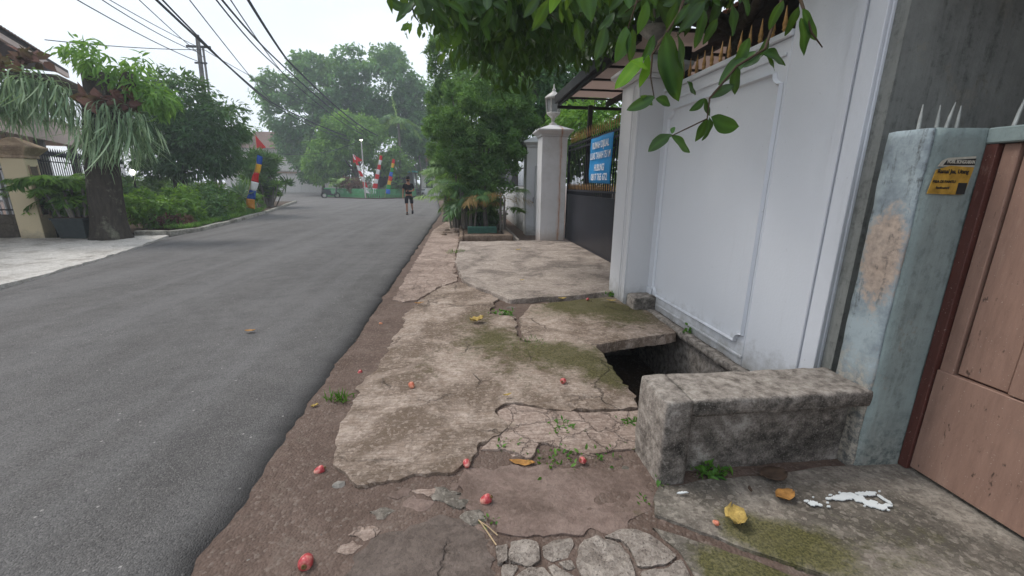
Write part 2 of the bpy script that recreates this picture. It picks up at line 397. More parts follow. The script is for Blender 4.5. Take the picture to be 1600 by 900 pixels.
def m_leaf(name, dark, light, trans=0.35, rough=0.5, spec=0.35):
    m = Mat(name, rough, spec); t = m.attr('tint')
    c = m.ramp(t, [(0.0, dark), (0.55, m_mid(dark, light)), (1.0, light)])
    m.color(c)
    tr = m.n('ShaderNodeBsdfTranslucent', {'Color': m.mix(0.5, c, S(130, 160, 40))})
    mixs = m.n('ShaderNodeMixShader', {0: trans, 1: m.b.outputs[0], 2: tr.outputs[0]})
    m.nt.links.new(mixs.outputs[0], m.out.inputs['Surface'])
    return m.m
def m_mid(a, b): return tuple(a[i]*0.6+b[i]*0.4 for i in range(3))+(1.0,)
def m_plain(name, c, rough=0.6, spec=0.3, metal=0.0, var=0.12, scale=8, bump=0.0, obj=True):
    m = Mat(name, rough, spec); m.b.inputs['Metallic'].default_value = metal
    p = m.pos(obj=obj); n = m.noise(p, scale, 6, 0.65)
    d = tuple(x*(1-var*2) for x in c[:3])+(1,); l = tuple(min(1, x*(1+var)) for x in c[:3])+(1,)
    m.color(m.ramp(n, [(0.3, d), (0.7, l)]))
    if bump: m.bump(n, bump, 0.8)
    return m.m
def m_bark(name, a, b, sc=(9, 9, 1.6)):
    m = Mat(name, 0.95, 0.15); n = m.noise(m.pos(sc), 2.0, 8, 0.7, 0.6); g = m.noise(m.pos(), 2.5, 6, .7)
    c = m.ramp(n, [(0.3, a), (0.7, b)]); c = m.mix(m.step(g, 0.55, 0.68), c, S(120, 120, 105))
    m.color(c); m.bump(n, 0.03, 1.0); return m.m

# asphalt: dark stone chips in bitumen
def m_asphalt():
    m = Mat('asphalt', 0.82, 0.4); p = m.pos()
    chips = m.n('ShaderNodeTexVoronoi', {'Vector': p, 'Scale': 150.0}); cd = chips.outputs['Distance']; cc = m.n('ShaderNodeSeparateColor', {0: chips.outputs['Color']}).outputs[0]
    big = m.noise(p, 0.7, 6, 0.6); mid = m.noise(p, 5, 6, 0.65)
    base = m.ramp(big, [(0.3, S(86, 83, 81)), (0.7, S(107, 104, 102))])
    base = m.mix(m.math('MULTIPLY', m.step(mid, 0.45, 0.7), 0.35), base, S(70, 68, 67))
    trk = m.noise(m.pos((1.3, .05, 1), rot=(0, 0, -.12)), 1.5, 4, .6); base = m.mix(m.math('MULTIPLY', m.step(trk, .45, .62), .35), base, S(122, 120, 119)); stn = m.noise(m.pos((1, .5, 1)), 1.4, 6, .7); base = m.mix(m.math('MULTIPLY', m.step(stn, .60, .72), .4), base, S(66, 64, 64))
    base = m.mix(m.math('MULTIPLY', m.step(cc, 0.70, 0.98), 0.30), base, S(150, 146, 142))
    base = m.mix(m.math('MULTIPLY', m.step(cc, 0.35, 0.05), 0.45), base, S(46, 44, 44))
    base = m.mix(m.math('MULTIPLY', m.step(m.attr('edge'), 0.1, 0.9), 0.7), base, S(52, 50, 49))
    spk = m.n('ShaderNodeTexVoronoi', {'Vector': p, 'Scale': 26.0}); sc = m.n('ShaderNodeSeparateColor', {0: spk.outputs['Color']}).outputs[1]
    base = m.mix(m.math('MULTIPLY', m.step(sc, 0.93, 0.97), m.math('MULTIPLY', m.step(spk.outputs['Distance'], 0.22, 0.10), 0.75)), base, S(175, 170, 165))
    m.color(base); m.rough(m.ramp(mid, [(0.3, 0.78), (0.7, 0.92)]))
    m.bump(m.math('ADD', m.math('MULTIPLY', cd, -1.0), m.math('MULTIPLY', m.noise(p, 60, 4, .7), 0.8)), 0.006, 0.9)
    return m.m
def m_soil(name, a, b, c3):
    m = Mat(name, 0.95, 0.15); p = m.pos()
    n1 = m.noise(p, 2.4, 8, 0.7, .3); n2 = m.noise(p, 26, 7, 0.75); v = m.n('ShaderNodeTexVoronoi', {'Vector': p, 'Scale': 75.0})
    sp = m.n('ShaderNodeSeparateColor', {0: v.outputs['Color']}).outputs[0]
    c = m.ramp(n1, [(0.32, a), (0.52, b), (0.72, c3)]); c = m.mix(m.math('MULTIPLY', m.step(n2, 0.4, 0.72), 0.5), c, tuple(x*0.45 for x in a[:3])+(1,))
    c = m.mix(m.math('MULTIPLY', m.step(sp, 0.84, 0.97), 0.35), c, S(150, 138, 128))
    c = m.mix(m.math('MULTIPLY', m.step(m.noise(p, 5.5, 7, .75), 0.56, 0.68), 0.5), c, S(128, 116, 106))
    m.color(c); m.bump(m.math('ADD', n2, m.math('MULTIPLY', v.outputs['Distance'], -0.8)), 0.008, 1.0); return m.m
def m_white(name, base=S(222, 225, 231), grime=S(156, 154, 150), amt=0.35):
    m = Mat(name, 0.55, 0.35); p = m.pos(); n = m.noise(p, 1.6, 7, 0.7); st = m.noise(m.pos((7, 7, 0.5)), 1.5, 7, .7)
    c = m.mix(m.math('MULTIPLY', m.step(n, 0.5, 0.75), 0.10), base, m.mix(0.5, base, grime))
    c = m.mix(m.math('MULTIPLY', m.step(st, 0.60, 0.78), amt*0.5), c, grime)
    sp = m.noise(p, 38, 4, .6); c = m.mix(m.math('MULTIPLY', m.step(sp, 0.705, 0.74), amt), c, S(90, 88, 84))
    z = m.n('ShaderNodeSeparateXYZ', {0: p}).outputs[2]; splash = m.math('ADD', z, m.math('MULTIPLY', m.noise(p, 7, 7, .75), 0.55))
    c = m.mix(m.math('MULTIPLY', m.step(splash, 0.52, 0.22), 0.75), c, S(122, 116, 104))
    m.color(c); m.bump(m.math('ADD', m.noise(p, 45, 4, .6), m.math('MULTIPLY', m.noise(p, 3, 3, .5), 2.0)), 0.0025, 0.6); return m.m
def m_plaster(name, paint, under, grey, black, peel=0.5, mould=0.5, sc=1.0):
    """old painted plaster: peeled patches and mould runs"""
    m = Mat(name, 0.9, 0.2); p = m.pos()
    n = m.noise(p, 2.3*sc, 8, 0.72, .5); f = m.noise(p, 24, 7, .75); st = m.noise(m.pos((9, 9, 0.8)), 1.3, 8, .72)
    c = m.mix(m.step(m.noise(p, 5, 6, .7), 0.35, 0.7), paint, tuple(x*0.72 for x in paint[:3])+(1,))
    c = m.mix(m.math('MULTIPLY', m.step(m.math('ADD', n, m.math('MULTIPLY', m.math('SUBTRACT', f, 0.5), 0.25)), 0.62-0.18*peel, 0.66-0.18*peel), 0.9), c, under)
    c = m.mix(m.math('MULTIPLY', m.step(st, 0.42, 0.70), 0.75*mould), c, grey)
    c = m.mix(m.math('MULTIPLY', m.step(m.math('MULTIPLY', st, f), 0.26, 0.40), mould), c, black)
    z = m.n('ShaderNodeSeparateXYZ', {0: p}).outputs[2]; low = m.math('ADD', z, m.math('MULTIPLY', f, 0.5))
    c = m.mix(m.math('MULTIPLY', m.step(low, 0.62, 0.25), 0.7), c, m.mix(m.step(f, .4, .6), black, under))
    m.color(c); m.bump(m.math('ADD', f, m.math('MULTIPLY', n, 1.5)), 0.006, 0.8); return m.m

ASPHALT = m_asphalt()
SOIL = m_soil('soil', S(98, 82, 73), S(114, 97, 88), S(130, 114, 104))
DARKSOIL = m_soil('dark_soil', S(70, 58, 48), S(84, 70, 58), S(98, 84, 70))
CONC = m_concrete('pavement_concrete', S(208, 190, 176), S(160, 140, 124), S(92, 74, 56), stain_lo=.42, stain_hi=.56, speck=.55, streak=0.8, cracks=.8, crack_scale=1.7, bump=1.5)
CONC_PINK = m_concrete('pavement_concrete_pinkish', S(196, 176, 163), S(154, 133, 120), S(100, 82, 70), streak=0.9, crack_scale=5.0, cracks=.42, stain_lo=.46, stain_hi=.66, net=True, speck=.6)
CONC_DRIVE = m_concrete('driveway_concrete', S(198, 184, 172), S(156, 142, 132), S(90, 80, 73), streak=0.75, cracks=0)
CONC_BROWN = m_concrete('pavement_brown_mortar', S(148, 129, 119), S(124, 105, 96), S(96, 80, 71), streak=0.0, cracks=0.4, crack_scale=1.2, speck=.4, bump=1.2)
CONC_GREY = m_concrete('entrance_concrete', S(172, 163, 151), S(118, 109, 100), S(66, 62, 55), streak=0.25, cracks=0.0, stain_lo=.42, stain_hi=.58, speck=.6)
CONC_DARK = m_concrete('dark_mortar', S(122, 109, 101), S(98, 87, 80), S(84, 73, 66), streak=0.0, cracks=0.35, crack_scale=1.6)
CONC_LEFT = m_concrete('far_verge_concrete', S(216, 211, 204), S(184, 178, 170), S(128, 118, 106), streak=0.3, cracks=0.5, crack_scale=1.2, stain_lo=.5, stain_hi=.66)
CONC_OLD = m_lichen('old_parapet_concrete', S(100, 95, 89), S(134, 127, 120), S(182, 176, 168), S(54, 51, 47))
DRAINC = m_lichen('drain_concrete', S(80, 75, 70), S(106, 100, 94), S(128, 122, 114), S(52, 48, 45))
STONE = m_concrete('paving_stone', S(188, 176, 165), S(138, 126, 116), S(112, 99, 88), streak=0.0, cracks=0.0, bump=3.0, stain_lo=.6, stain_hi=.9, speck=1.0)
WHITE = m_white('white_wall_paint'); WHITE2 = m_white('white_pillar_paint', S(212, 212, 214), amt=0.3)

# ------------------------------------------------------------------ ground, road, drain
# drain pit: x 1.24..2.36, y 2.03..5.2 (open from 2.03 to 3.68, slab over the rest)
DX0, DX1, DY0, DY1 = 1.24, 2.36, 2.04, 5.0
g = MB()
for (x0, x1, y0, y1) in ((-400, DX0, -60, 600), (DX1, 400, -60, 600), (DX0, DX1, -60, DY0), (DX0, DX1, DY1, 600)):
    g.add([(x0, y0, -0.09), (x1, y0, -0.09), (x1, y1, -0.09), (x0, y1, -0.09)], [(0, 1, 2, 3)])
g.build('ground', SOIL, kind='structure')

# shoulder: trodden soil between the asphalt and the broken slabs
xs = np.concatenate([np.linspace(-1.25, 2.45, 120)]); ys = np.concatenate([np.arange(0.25, 3.2, 0.025), np.arange(3.2, 7, 0.06), np.arange(7, 24, 0.2)])
X, Y = np.meshgrid(xs, ys); Z = -0.024+0.010*fbm(X*3, Y*3, 1.0, 5)+0.004*fbm(X*22, Y*22, 2.0, 3)
Z += 0.028*np.clip((-0.55-X)/0.5, 0, 1)*np.exp(-((Y-2.2)/2.2)**2)*0.6
Z[(X > 1.15) & (Y > 1.95)] = -0.086
idx = np.arange(X.size).reshape(X.shape); F = np.stack([idx[:-1, :-1], idx[:-1, 1:], idx[1:, 1:], idx[1:, :-1]], -1).reshape(-1, 4)
cx = X.ravel()[F].mean(1); cy = Y.ravel()[F].mean(1); F = F[~((cx > DX0-0.06) & (cy > 1.95))]
sh = link('soil_shoulder', np_mesh('soil_shoulder', np.column_stack([X.ravel(), Y.ravel(), Z.ravel()]), F), SOIL, kind='structure')

# road
def left_edge(y): return np.interp(y, [-3, 6.4, 8, 12, 16, 28, 35, 60], [-4.6, -6.5, -6.9, -8.0, -9.0, -11.5, -12.9, -20])
def right_edge(y): return np.interp(y, [-3, 16, 22, 40, 57, 120], [-1.07, -1.07, -1.05, -2.2, -1.9, -1.0])
ys = np.concatenate([np.arange(-3, 0.4, 0.4), np.arange(0.4, 5, 0.03), np.arange(5, 12, 0.08), np.arange(12, 36, 0.5), np.arange(36, 121, 4.0)])
prof = [(0.0, -0.075, 1), (0.006, -0.03, 1), (0.022, -0.004, 1), (0.05, 0.012, .9), (0.10, 0.022, .6), (0.18, 0.028, .25), (0.35, 0.031, 0), (0.7, 0.033, 0)]
V = []; E_ = []; ncol = len(prof)+16
for y in ys:
    re = float(right_edge(y)); le = float(left_edge(y)); w = 0.022*float(fbm(np.array(y*3.2), np.array(0.5), 3.0, 4))*2+0.012*float(vnoise(np.array(y*23), np.array(3.3)))
    for o, z, e in prof:
        V.append((re-o+w*(1 if o < .2 else .4), y, z+(0.004*float(vnoise(np.array(y*30), np.array(o*60))) if 0 < o < .2 and y < 8 else 0))); E_.append(e)
    x0 = re-0.7
    for k in range(1, 17):
        t = k/16; x = x0+(le-x0)*t
        V.append((x+(0.05*float(vnoise(np.array(y*1.3), np.array(8.1))) if k == 16 else 0), y, 0.033+0.012*math.sin(math.pi*t)-(0.05 if k == 16 else 0))); E_.append(0)
n = len(ys); idx = np.arange(n*ncol).reshape(n, ncol)
F = np.stack([idx[:-1, 1:], idx[:-1, :-1], idx[1:, :-1], idx[1:, 1:]], -1).reshape(-1, 4)
link('road', np_mesh('road', np.array(V), F, {'edge': np.array(E_)}), ASPHALT, kind='structure')
g = MB(); g.add([(-60, 34.5, 0.004), (-11.5, 34.5, 0.004), (-11.5, 120, 0.004), (-60, 120, 0.004)], [(0, 1, 2, 3)])
g.build('side_road', ASPHALT, kind='structure')

# drain channel: a concrete trough, part of the setting
dr = empty('drain_channel', kind='structure')
g = MB(); g.add([(DX0, DY0, -0.75), (DX1, DY0, -0.75), (DX1, DY1+6, -0.75), (DX0, DY1+6, -0.75)], [(0, 1, 2, 3)]); g.build('drain_bed', DARKSOIL, dr)
rough_box('drain_wall', DX0-0.14, DX0+0.02, DY0-0.1, DY1, -0.8, -0.075, DRAINC, dr, amp=0.012, cell=0.07)
rough_box('drain_wall', DX1-0.02, DX1+0.12, DY0-0.1, DY1, -0.8, -0.055, CONC_OLD, dr, amp=0.012, cell=0.07)
rough_box('drain_wall', DX0, DX1, DY0-0.16, DY0-0.01, -0.8, -0.1, DRAINC, dr, amp=0.01, cell=0.08)
rough_box('drain_wall', DX0-.1, DX1+.1, DY1-.02, DY1+.15, -0.8, -0.09, DRAINC, dr, amp=0.01, cell=0.1)  # end wall added to stop sky light leaking in under the slab
rough_box('drain_ledge', 2.27, 2.375, 2.1, 4.75, -0.075, 0.01, CONC_OLD, dr, amp=0.010, cell=0.05, rnd=0.025)
# drain continues beyond the driveway, between planter and wall
rough_box('drain_wall', 1.45, 1.56, 10.9, 17, -0.4, 0.06, DRAINC, dr, amp=0.01, cell=0.2)

# ------------------------------------------------------------------ pavement: broken concrete slabs
pv = empty('pavement', kind='structure')
A1 = [(-0.04,6.36),(-0.32,6.09),(-0.58,5.3),(-0.68,4.75),(-0.67,4.3),(-0.71,3.92),(-0.71,3.46),(-0.77,3.09),(-0.8,2.94),(-0.78,2.7),(-0.81,2.46),(-0.76,2.25),(-0.69,1.97),(-0.56,1.89),(-0.36,1.89),(-0.3,1.93),(-0.13,1.92),(0.04,1.98),(0.06,2.12),(0.25,2.29),(0.19,2.52),(0.33,2.6),(0.67,2.47),(1.22,2.43),(1.27,3.57),(0.86,3.78),(0.54,3.7),(0.6,4.52),(0.31,4.67),(0.44,5.37)]
slab('concrete_slab', A1, 0.004, 0.08, CONC, pv, res=0.022, jag=0.026, amp=0.012, seed=2.0, step=0.04,
     moss=[(1.05,3.35,.35,1.0),(1.2,2.9,.25,.9),(0.75,3.5,.25,.7),(0.35,3.9,.35,.7),(0.1,3.6,.4,.5),(0.45,3.0,.4,.45),(0.0,4.3,.3,.3),(-.3,3.2,.35,.35),(.2,4.6,.25,.5)])
A2 = [(0.21,2.50),(0.33,2.58),(0.67,2.45),(1.22,2.40),(1.235,2.15),(1.03,2.02),(0.63,2.01),(0.45,2.13),(0.37,2.01),(0.19,2.09),(0.08,2.1),(0.26,2.29)]
slab('concrete_slab', A2, -0.004, 0.07, CONC_PINK, pv, res=0.022, jag=0.014, amp=0.010, seed=5.0, step=0.03, moss=[(1.15,2.3,.16,.5),(.3,2.35,.12,.5)])
Bp = [(-0.06,10.72),(1.66,10.86),(2.72,10.84),(2.93,10.6),(2.93,5.55),(2.08,5.36),(0.62,5.12),(0.44,5.42),(0.01,6.2),(-0.14,7.9)]
slab('driveway_slab', Bp, 0.045, 0.14, CONC_DRIVE, pv, res=0.05, jag=0.02, amp=0.014, seed=8.0, moss=[(1.2,5.3,.3,.4),(0.2,8.5,.5,.3)])
Cp = [(-0.62,17.4),(-0.12,16.5),(-0.11,10.7),(-0.17,8.0),(-0.08,6.42),(-0.36,6.13),(-0.62,5.36),(-0.78,5.31),(-0.93,5.4),(-0.93,7.2),(-0.93,10.2),(-0.95,14.0)]
slab('concrete_slab', Cp, -0.006, 0.07, CONC_PINK, pv, res=0.05, jag=0.03, amp=0.012, seed=11.0)
Dp = [(0.63,4.42),(0.87,5.03),(2.06,5.30),(2.28,4.76),(2.24,3.85),(1.29,3.62),(0.58,3.76)]
slab('drain_cover_slab', Dp, 0.0, 0.11, CONC, pv, res=0.03, jag=0.014, amp=0.012, seed=14.0, moss=[(1.4,4.9,.5,.9),(1.9,4.3,.45,.75),(0.9,4.6,.3,.5),(1.6,5.2,.4,.9),(2.1,4.8,.3,.6)])
Ep = [(-0.01,1.92),(0.25,1.93),(0.59,1.88),(0.9,1.87),(0.985,1.76),(0.87,1.57),(0.78,1.5),(0.6,1.45),(0.3,1.47),(0.15,1.53),(0.03,1.66),(-0.03,1.8)]
slab('mortar_patch', Ep, -0.012, 0.06, CONC_BROWN, pv, res=0.018, jag=0.03, amp=0.012, seed=17.0, step=0.03, moss=[(.8,1.55,.1,.4)])
Gp = [(1.00,1.70),(1.15,1.705),(2.12,1.74),(2.5,1.74),(2.5,0.3),(1.9,0.3),(1.44,1.12),(1.15,1.33),(0.88,1.52),(0.93,1.63)]
slab('entrance_slab', Gp, 0.0, 0.08, CONC_GREY, pv, res=0.025, jag=0.01, amp=0.008, seed=20.0,
     moss=[(1.3,1.36,.13,1.25),(1.46,1.24,.15,1.1),(1.22,1.42,.10,.7),(1.7,1.05,.25,.45),(2.0,1.25,.25,.3)])
Hp = [(0.84,1.46),(1.11,1.30),(1.40,1.10),(1.85,0.3),(1.2,0.3),(0.9,1.18),(0.90,1.32)]
slab('entrance_slab', Hp, -0.012, 0.07, CONC_GREY, pv, res=0.022, jag=0.008, amp=0.008, seed=22.0, moss=[(1.05,1.28,.12,.7),(1.2,1.15,.16,.9),(1.0,1.1,.2,.6)])
Ip = [(-0.51,1.47),(-0.38,1.60),(-0.14,1.67),(0.0,1.61),(0.11,1.45),(0.09,1.29),(0.1,0.3),(-0.6,0.3),(-0.55,1.25)]
slab('mortar_patch', Ip, -0.022, 0.05, CONC_DARK, pv, res=0.02, jag=0.05, amp=0.012, seed=25.0, step=0.03)
# rubble pieces along broken joints
def chunk(name, x, y, z, sx, sy, sz, mat, parent, seed):
    bm = bmesh.new(); bmesh.ops.create_icosphere(bm, subdivisions=2, radius=1.0)
    for v in bm.verts:
        d = mnoise.noise(v.co*1.3+Vector((seed, seed*2, 0)))*0.35+mnoise.noise(v.co*3.1+Vector((seed, 0, seed)))*0.12
        v.co = Vector((v.co.x*sx*(1+d), v.co.y*sy*(1+d), max(-0.6, v.co.z)*sz*(1+d)))
    me = bpy.data.meshes.new(name); bm.to_mesh(me); bm.free()
    return link(name, me, mat, parent, (x, y, z))
rr = random.Random(5)
for i, (x, y, s) in enumerate([(-.02,1.72,.05),(.04,1.62,.055),(-.06,1.83,.045),(.07,1.55,.04),(.46,4.72,.07),(.40,4.85,.06),(.52,4.62,.05),(.35,4.95,.05),(.60,4.95,.06),(.30,4.60,.04),(.55,4.82,.035),
                               (.93,1.80,.045),(.88,1.86,.04),(.97,1.86,.035),(.20,1.98,.03),(.50,1.99,.035),(.72,2.0,.03),(.85,1.97,.04),(0.9,1.49,.035),(1.0,1.40,.03),
                               (.3,2.06,.05),(.58,2.08,.045),(.7,2.0,.05)]):
    chunk('rubble_piece', x, y, -0.035, s*rr.uniform(.8, 1.5), s*rr.uniform(.7, 1.1), s*0.45, rr.choice([CONC_BROWN, CONC_PINK, CONC_GREY]), pv, i*3.7)

for i, (x, y, r_) in enumerate([(-.95,2.02,.075),(-.84,1.99,.05),(-.90,2.09,.05),(-.46,1.58,.06),(-.40,1.68,.05),(-.28,1.72,.09),(-.20,1.80,.06),(-.12,1.78,.07),(-.33,1.80,.05),(-.52,1.50,.045),(-.05,1.72,.06),(-1.0,1.45,.03)]):
    pg = [(x+r_*(1+.45*math.sin(i*3+k*2.1))*math.cos(k*6.283/9), y+.62*r_*(1+.45*math.cos(i*2+k*1.7))*math.sin(k*6.283/9)) for k in range(9)]
    slab('concrete_fragment', pg, -0.014, 0.03, [CONC_PINK, CONC_GREY, CONC_BROWN][i % 3], pv, res=.012, jag=.010, amp=.008, seed=80.0+i, step=.02)
# crazy paving: individual stones set in mortar
stones = [[(.115,1.44),(.17,1.445),(.155,1.36),(.12,1.35)],[(.18,1.455),(.24,1.462),(.30,1.43),(.295,1.345),(.25,1.325),(.165,1.36)],[(.315,1.41),(.37,1.445),(.455,1.445),(.46,1.405),(.41,1.345),(.34,1.335),(.31,1.365)],
          [(.475,1.40),(.51,1.43),(.57,1.435),(.655,1.40),(.67,1.32),(.655,1.22),(.54,1.20),(.445,1.24),(.44,1.31)],[(.595,1.437),(.68,1.462),(.77,1.452),(.845,1.38),(.875,1.30),(.80,1.265),(.69,1.27),(.69,1.34),(.67,1.40)],
          [(.14,1.345),(.20,1.335),(.165,1.285),(.13,1.295)],[(.175,1.275),(.235,1.315),(.305,1.315),(.335,1.255),(.33,1.20),(.17,1.19)],[(.315,1.32),(.35,1.325),(.42,1.255),(.405,1.225),(.345,1.245)],
          [(.365,1.328),(.425,1.335),(.435,1.30),(.40,1.29)],[(.685,1.255),(.80,1.25),(.88,1.28),(.875,1.18),(.69,1.17)],[(.11,1.28),(.155,1.27),(.155,1.19),(.10,1.18)],[(.345,1.235),(.43,1.21),(.44,1.12),(.34,1.12)],
          [(.46,1.19),(.65,1.21),(.66,1.05),(.45,1.05)],[(.17,1.18),(.33,1.19),(.33,1.0),(.16,1.0)],[(.69,1.16),(.87,1.16),(.9,.95),(.68,.95)]]
for i, st in enumerate(stones):
    c = np.mean(st, axis=0); st2 = [tuple(c+(np.array(q)-c)*0.99) for q in st]
    st3 = []                                   # chamfered corners
    for a in range(len(st2)):
        p0, p1, p2 = np.array(st2[a-1]), np.array(st2[a]), np.array(st2[(a+1) % len(st2)]); st3 += [tuple(p1+(p0-p1)*.10), tuple(p1+(p2-p1)*.10)]
    slab('paving_stone', st3, -0.008+0.004*math.sin(i*2.3), 0.05, STONE, pv, res=0.008, jag=0.005, amp=0.010, seed=30.0+i, step=0.018, freq=14.0)
slab('mortar_bed', [(.08,1.48),(.83,1.47),(.9,1.32),(.92,.3),(.08,.3)], -0.034, 0.04, CONC_DARK, pv, res=0.03, jag=0.004, amp=0.004, seed=50.0)

# verge and drive across the road
slab('far_verge', [(-12.5,12.2),(-11.0,11.9),(-9.6,12.1),(-8.6,12.3),(-8.05,12.3),(-7.6,11.0),(-7.0,9.0),(-6.72,7.7),(-6.45,6.35),(-6.2,5.0),(-5.6,2.0),(-14,2.0),(-14,12.2)], 0.045, 0.12, CONC_LEFT, None, res=0.12, jag=0.05, amp=0.02, seed=60.0, step=0.15, kind='structure')

# ------------------------------------------------------------------ low parapet over the drain
pp = empty('drain_parapet', (1.55, 1.85, 0), label='low weathered concrete parapet at the end of the open drain', cat='parapet')
def rb(name, *a, **k):
    o = rough_box(name, *a, **k); o.parent = pp; o.matrix_parent_inverse = Matrix.Translation((-1.55, -1.85, 0)); return o
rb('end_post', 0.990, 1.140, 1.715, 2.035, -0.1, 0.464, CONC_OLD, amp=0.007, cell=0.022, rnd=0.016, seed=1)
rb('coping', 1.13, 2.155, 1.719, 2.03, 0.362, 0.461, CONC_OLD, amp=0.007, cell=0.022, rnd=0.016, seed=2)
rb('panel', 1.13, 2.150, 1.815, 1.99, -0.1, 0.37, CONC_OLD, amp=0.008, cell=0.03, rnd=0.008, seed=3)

def at_base(root):
    """parents built in world coordinates hang on a root placed at the thing's base"""
    return Matrix.Translation(-root.location)
def adopt(root, *objs):
    for o in objs:
        o.parent = root; o.matrix_parent_inverse = (Matrix.Translation(root.location) @ root.rotation_euler.to_matrix().to_4x4()).inverted()
    return objs[0]

# ------------------------------------------------------------------ white boundary wall
GROOVEDIRT = m_plain('groove_dirt', S(120, 118, 116), 0.9)  # dirt colour for the wall grooves
GOLD = m_plain('gold_paint', S(204, 156, 92), 0.5, 0.5, 0.1, var=0.25, scale=20)
BLACKMETAL = m_plain('black_gate_paint', S(38, 40, 48), 0.38, 0.5, var=0.2, scale=3)
ww = empty('boundary_wall', (2.48, 3.6, 0), label='white plastered boundary wall with moulded panel and gold spikes', cat='wall')
w = MB().box(2.38, 2.58, 3.02, 4.95, -0.2, 2.55).box(2.381, 2.581, 2.30, 3.02, -0.2, 3.6)
adopt(ww, w.build('wall_face', WHITE, bevel=0.006))
adopt(ww, MB().box(2.355, 2.60, 3.022, 4.93, 2.552, 2.60).build('coping', WHITE, bevel=0.008))
def notched(y0, y1, z0, z1, c=0.085):
    pts = []
    for (yc, zc, sy, sz) in ((y0, z0, 1, 1), (y1, z0, -1, 1), (y1, z1, -1, -1), (y0, z1, 1, -1)):
        arc = [(yc+sy*c*math.sin(t), zc+sz*c*math.cos(t)) for t in np.linspace(0, math.pi/2, 7)]
        if (sy, sz) in ((-1, 1), (1, -1)): arc = arc[::-1]
        pts += arc
    return pts
# raised panel: a border moulding standing proud of the wall
o = notched(3.04, 4.76, 0.17, 2.34); i_ = notched(3.062, 4.738, 0.192, 2.318)
mb = MB(); n = len(o)
vs = [(2.3775, a, b) for a, b in o]+[(2.350, a, b) for a, b in [((p[0]*.5+q[0]*.5), (p[1]*.5+q[1]*.5)) for p, q in zip(o, i_)]]+[(2.3775, a, b) for a, b in i_]
mb.add(vs, [(r*n+k, r*n+(k+1) % n, (r+1)*n+(k+1) % n, (r+1)*n+k) for r in range(2) for k in range(n)])
adopt(ww, mb.build('panel_moulding', WHITE))
adopt(ww, MB().box(2.366, 2.379, 3.05, 4.70, 2.43, 2.455).build('moulding', WHITE, bevel=0.004))
adopt(ww, MB().box(2.362, 2.379, 3.02, 4.62, 0.06, 0.085).build('moulding', WHITE, bevel=0.005))
adopt(ww, MB().box(2.36, 2.379, 4.78, 4.92, 0.10, 0.24).build('moulding_block', WHITE, bevel=0.006))
for y0, y1, xx in ((2.303, 2.42, 2.352), (2.45, 2.515, 2.362)):
    adopt(ww, MB().box(xx, 2.3795, y0, y1, -0.1, 3.55).build('pilaster_strip', WHITE, bevel=0.004))
GROOVE = Mat('dirty_groove', .95, .1); GROOVE.color(GROOVE.mix(GROOVE.step(GROOVE.noise(GROOVE.pos((1, 1, 1)), 9, 6, .75), .42, .6), S(196, 198, 200), S(96, 94, 90))); GROOVE = GROOVE.m
for y0, xx in ((2.4215, 2.3785), (2.5165, 2.3785)): adopt(ww, MB().box(xx, 2.3797, y0, y0+.009, .0, 3.5).build('groove', GROOVE))
adopt(ww, MB().box(2.445, 2.475, 3.04, 4.90, 2.602, 2.625).build('spike_rail', BLACKMETAL))
sp = MB().lathe(0, 0, [(0.012, 0), (0.012, 0.03), (0.019, 0.034), (0.019, 0.042), (0.014, 0.048), (0.020, 0.075), (0.014, 0.10), (0.002, 0.20)], 8).mesh('spike', True)
for k in range(14):
    s_ = link('spike', sp, GOLD, None, (2.46, 4.84-k*0.135, 2.624)); s_.rotation_euler = (random.uniform(-.05, .05), random.uniform(-.05, .05), 0); adopt(ww, s_)

# ------------------------------------------------------------------ gate pillars, lanterns, gate
STUB = CONC_OLD
LAMPW = m_plain('lantern_paint', S(196, 192, 186), 0.6, 0.3, var=0.2, scale=14)
LAMPG = m_plain('lantern_glass', S(150, 152, 150), 0.25, 0.5, var=0.1)
def m_rusty():
    m = Mat('rust_stained_white', 0.6, 0.3); p = m.pos(obj=True)
    x, y, z = [m.n('ShaderNodeSeparateXYZ', {0: p}).outputs[i] for i in range(3)]
    n = m.noise(m.pos((3, 3, 0.5), obj=True), 3, 7, .7); base = m.mix(m.step(m.noise(p, 2, 6, .7), .45, .8), S(214, 213, 214), S(190, 188, 184))
    d = m.math('ABSOLUTE', m.math('ADD', m.math('SUBTRACT', x, 0.16), m.math('MULTIPLY', m.math('SUBTRACT', n, .5), 0.16)))
    run = m.step(d, 0.055, 0.0); thin = m.step(d, 0.016, 0.0)
    c = m.mix(m.math('MULTIPLY', run, 0.55), base, S(186, 146, 114)); c = m.mix(m.math('MULTIPLY', thin, 0.75), c, S(166, 104, 66))
    low = m.math('ADD', z, m.math('MULTIPLY', n, 0.5)); c = m.mix(m.math('MULTIPLY', m.step(low, 0.62, 0.25), .55), c, S(170, 138, 108))
    m.color(c); return m.m
RUSTY = m_rusty()
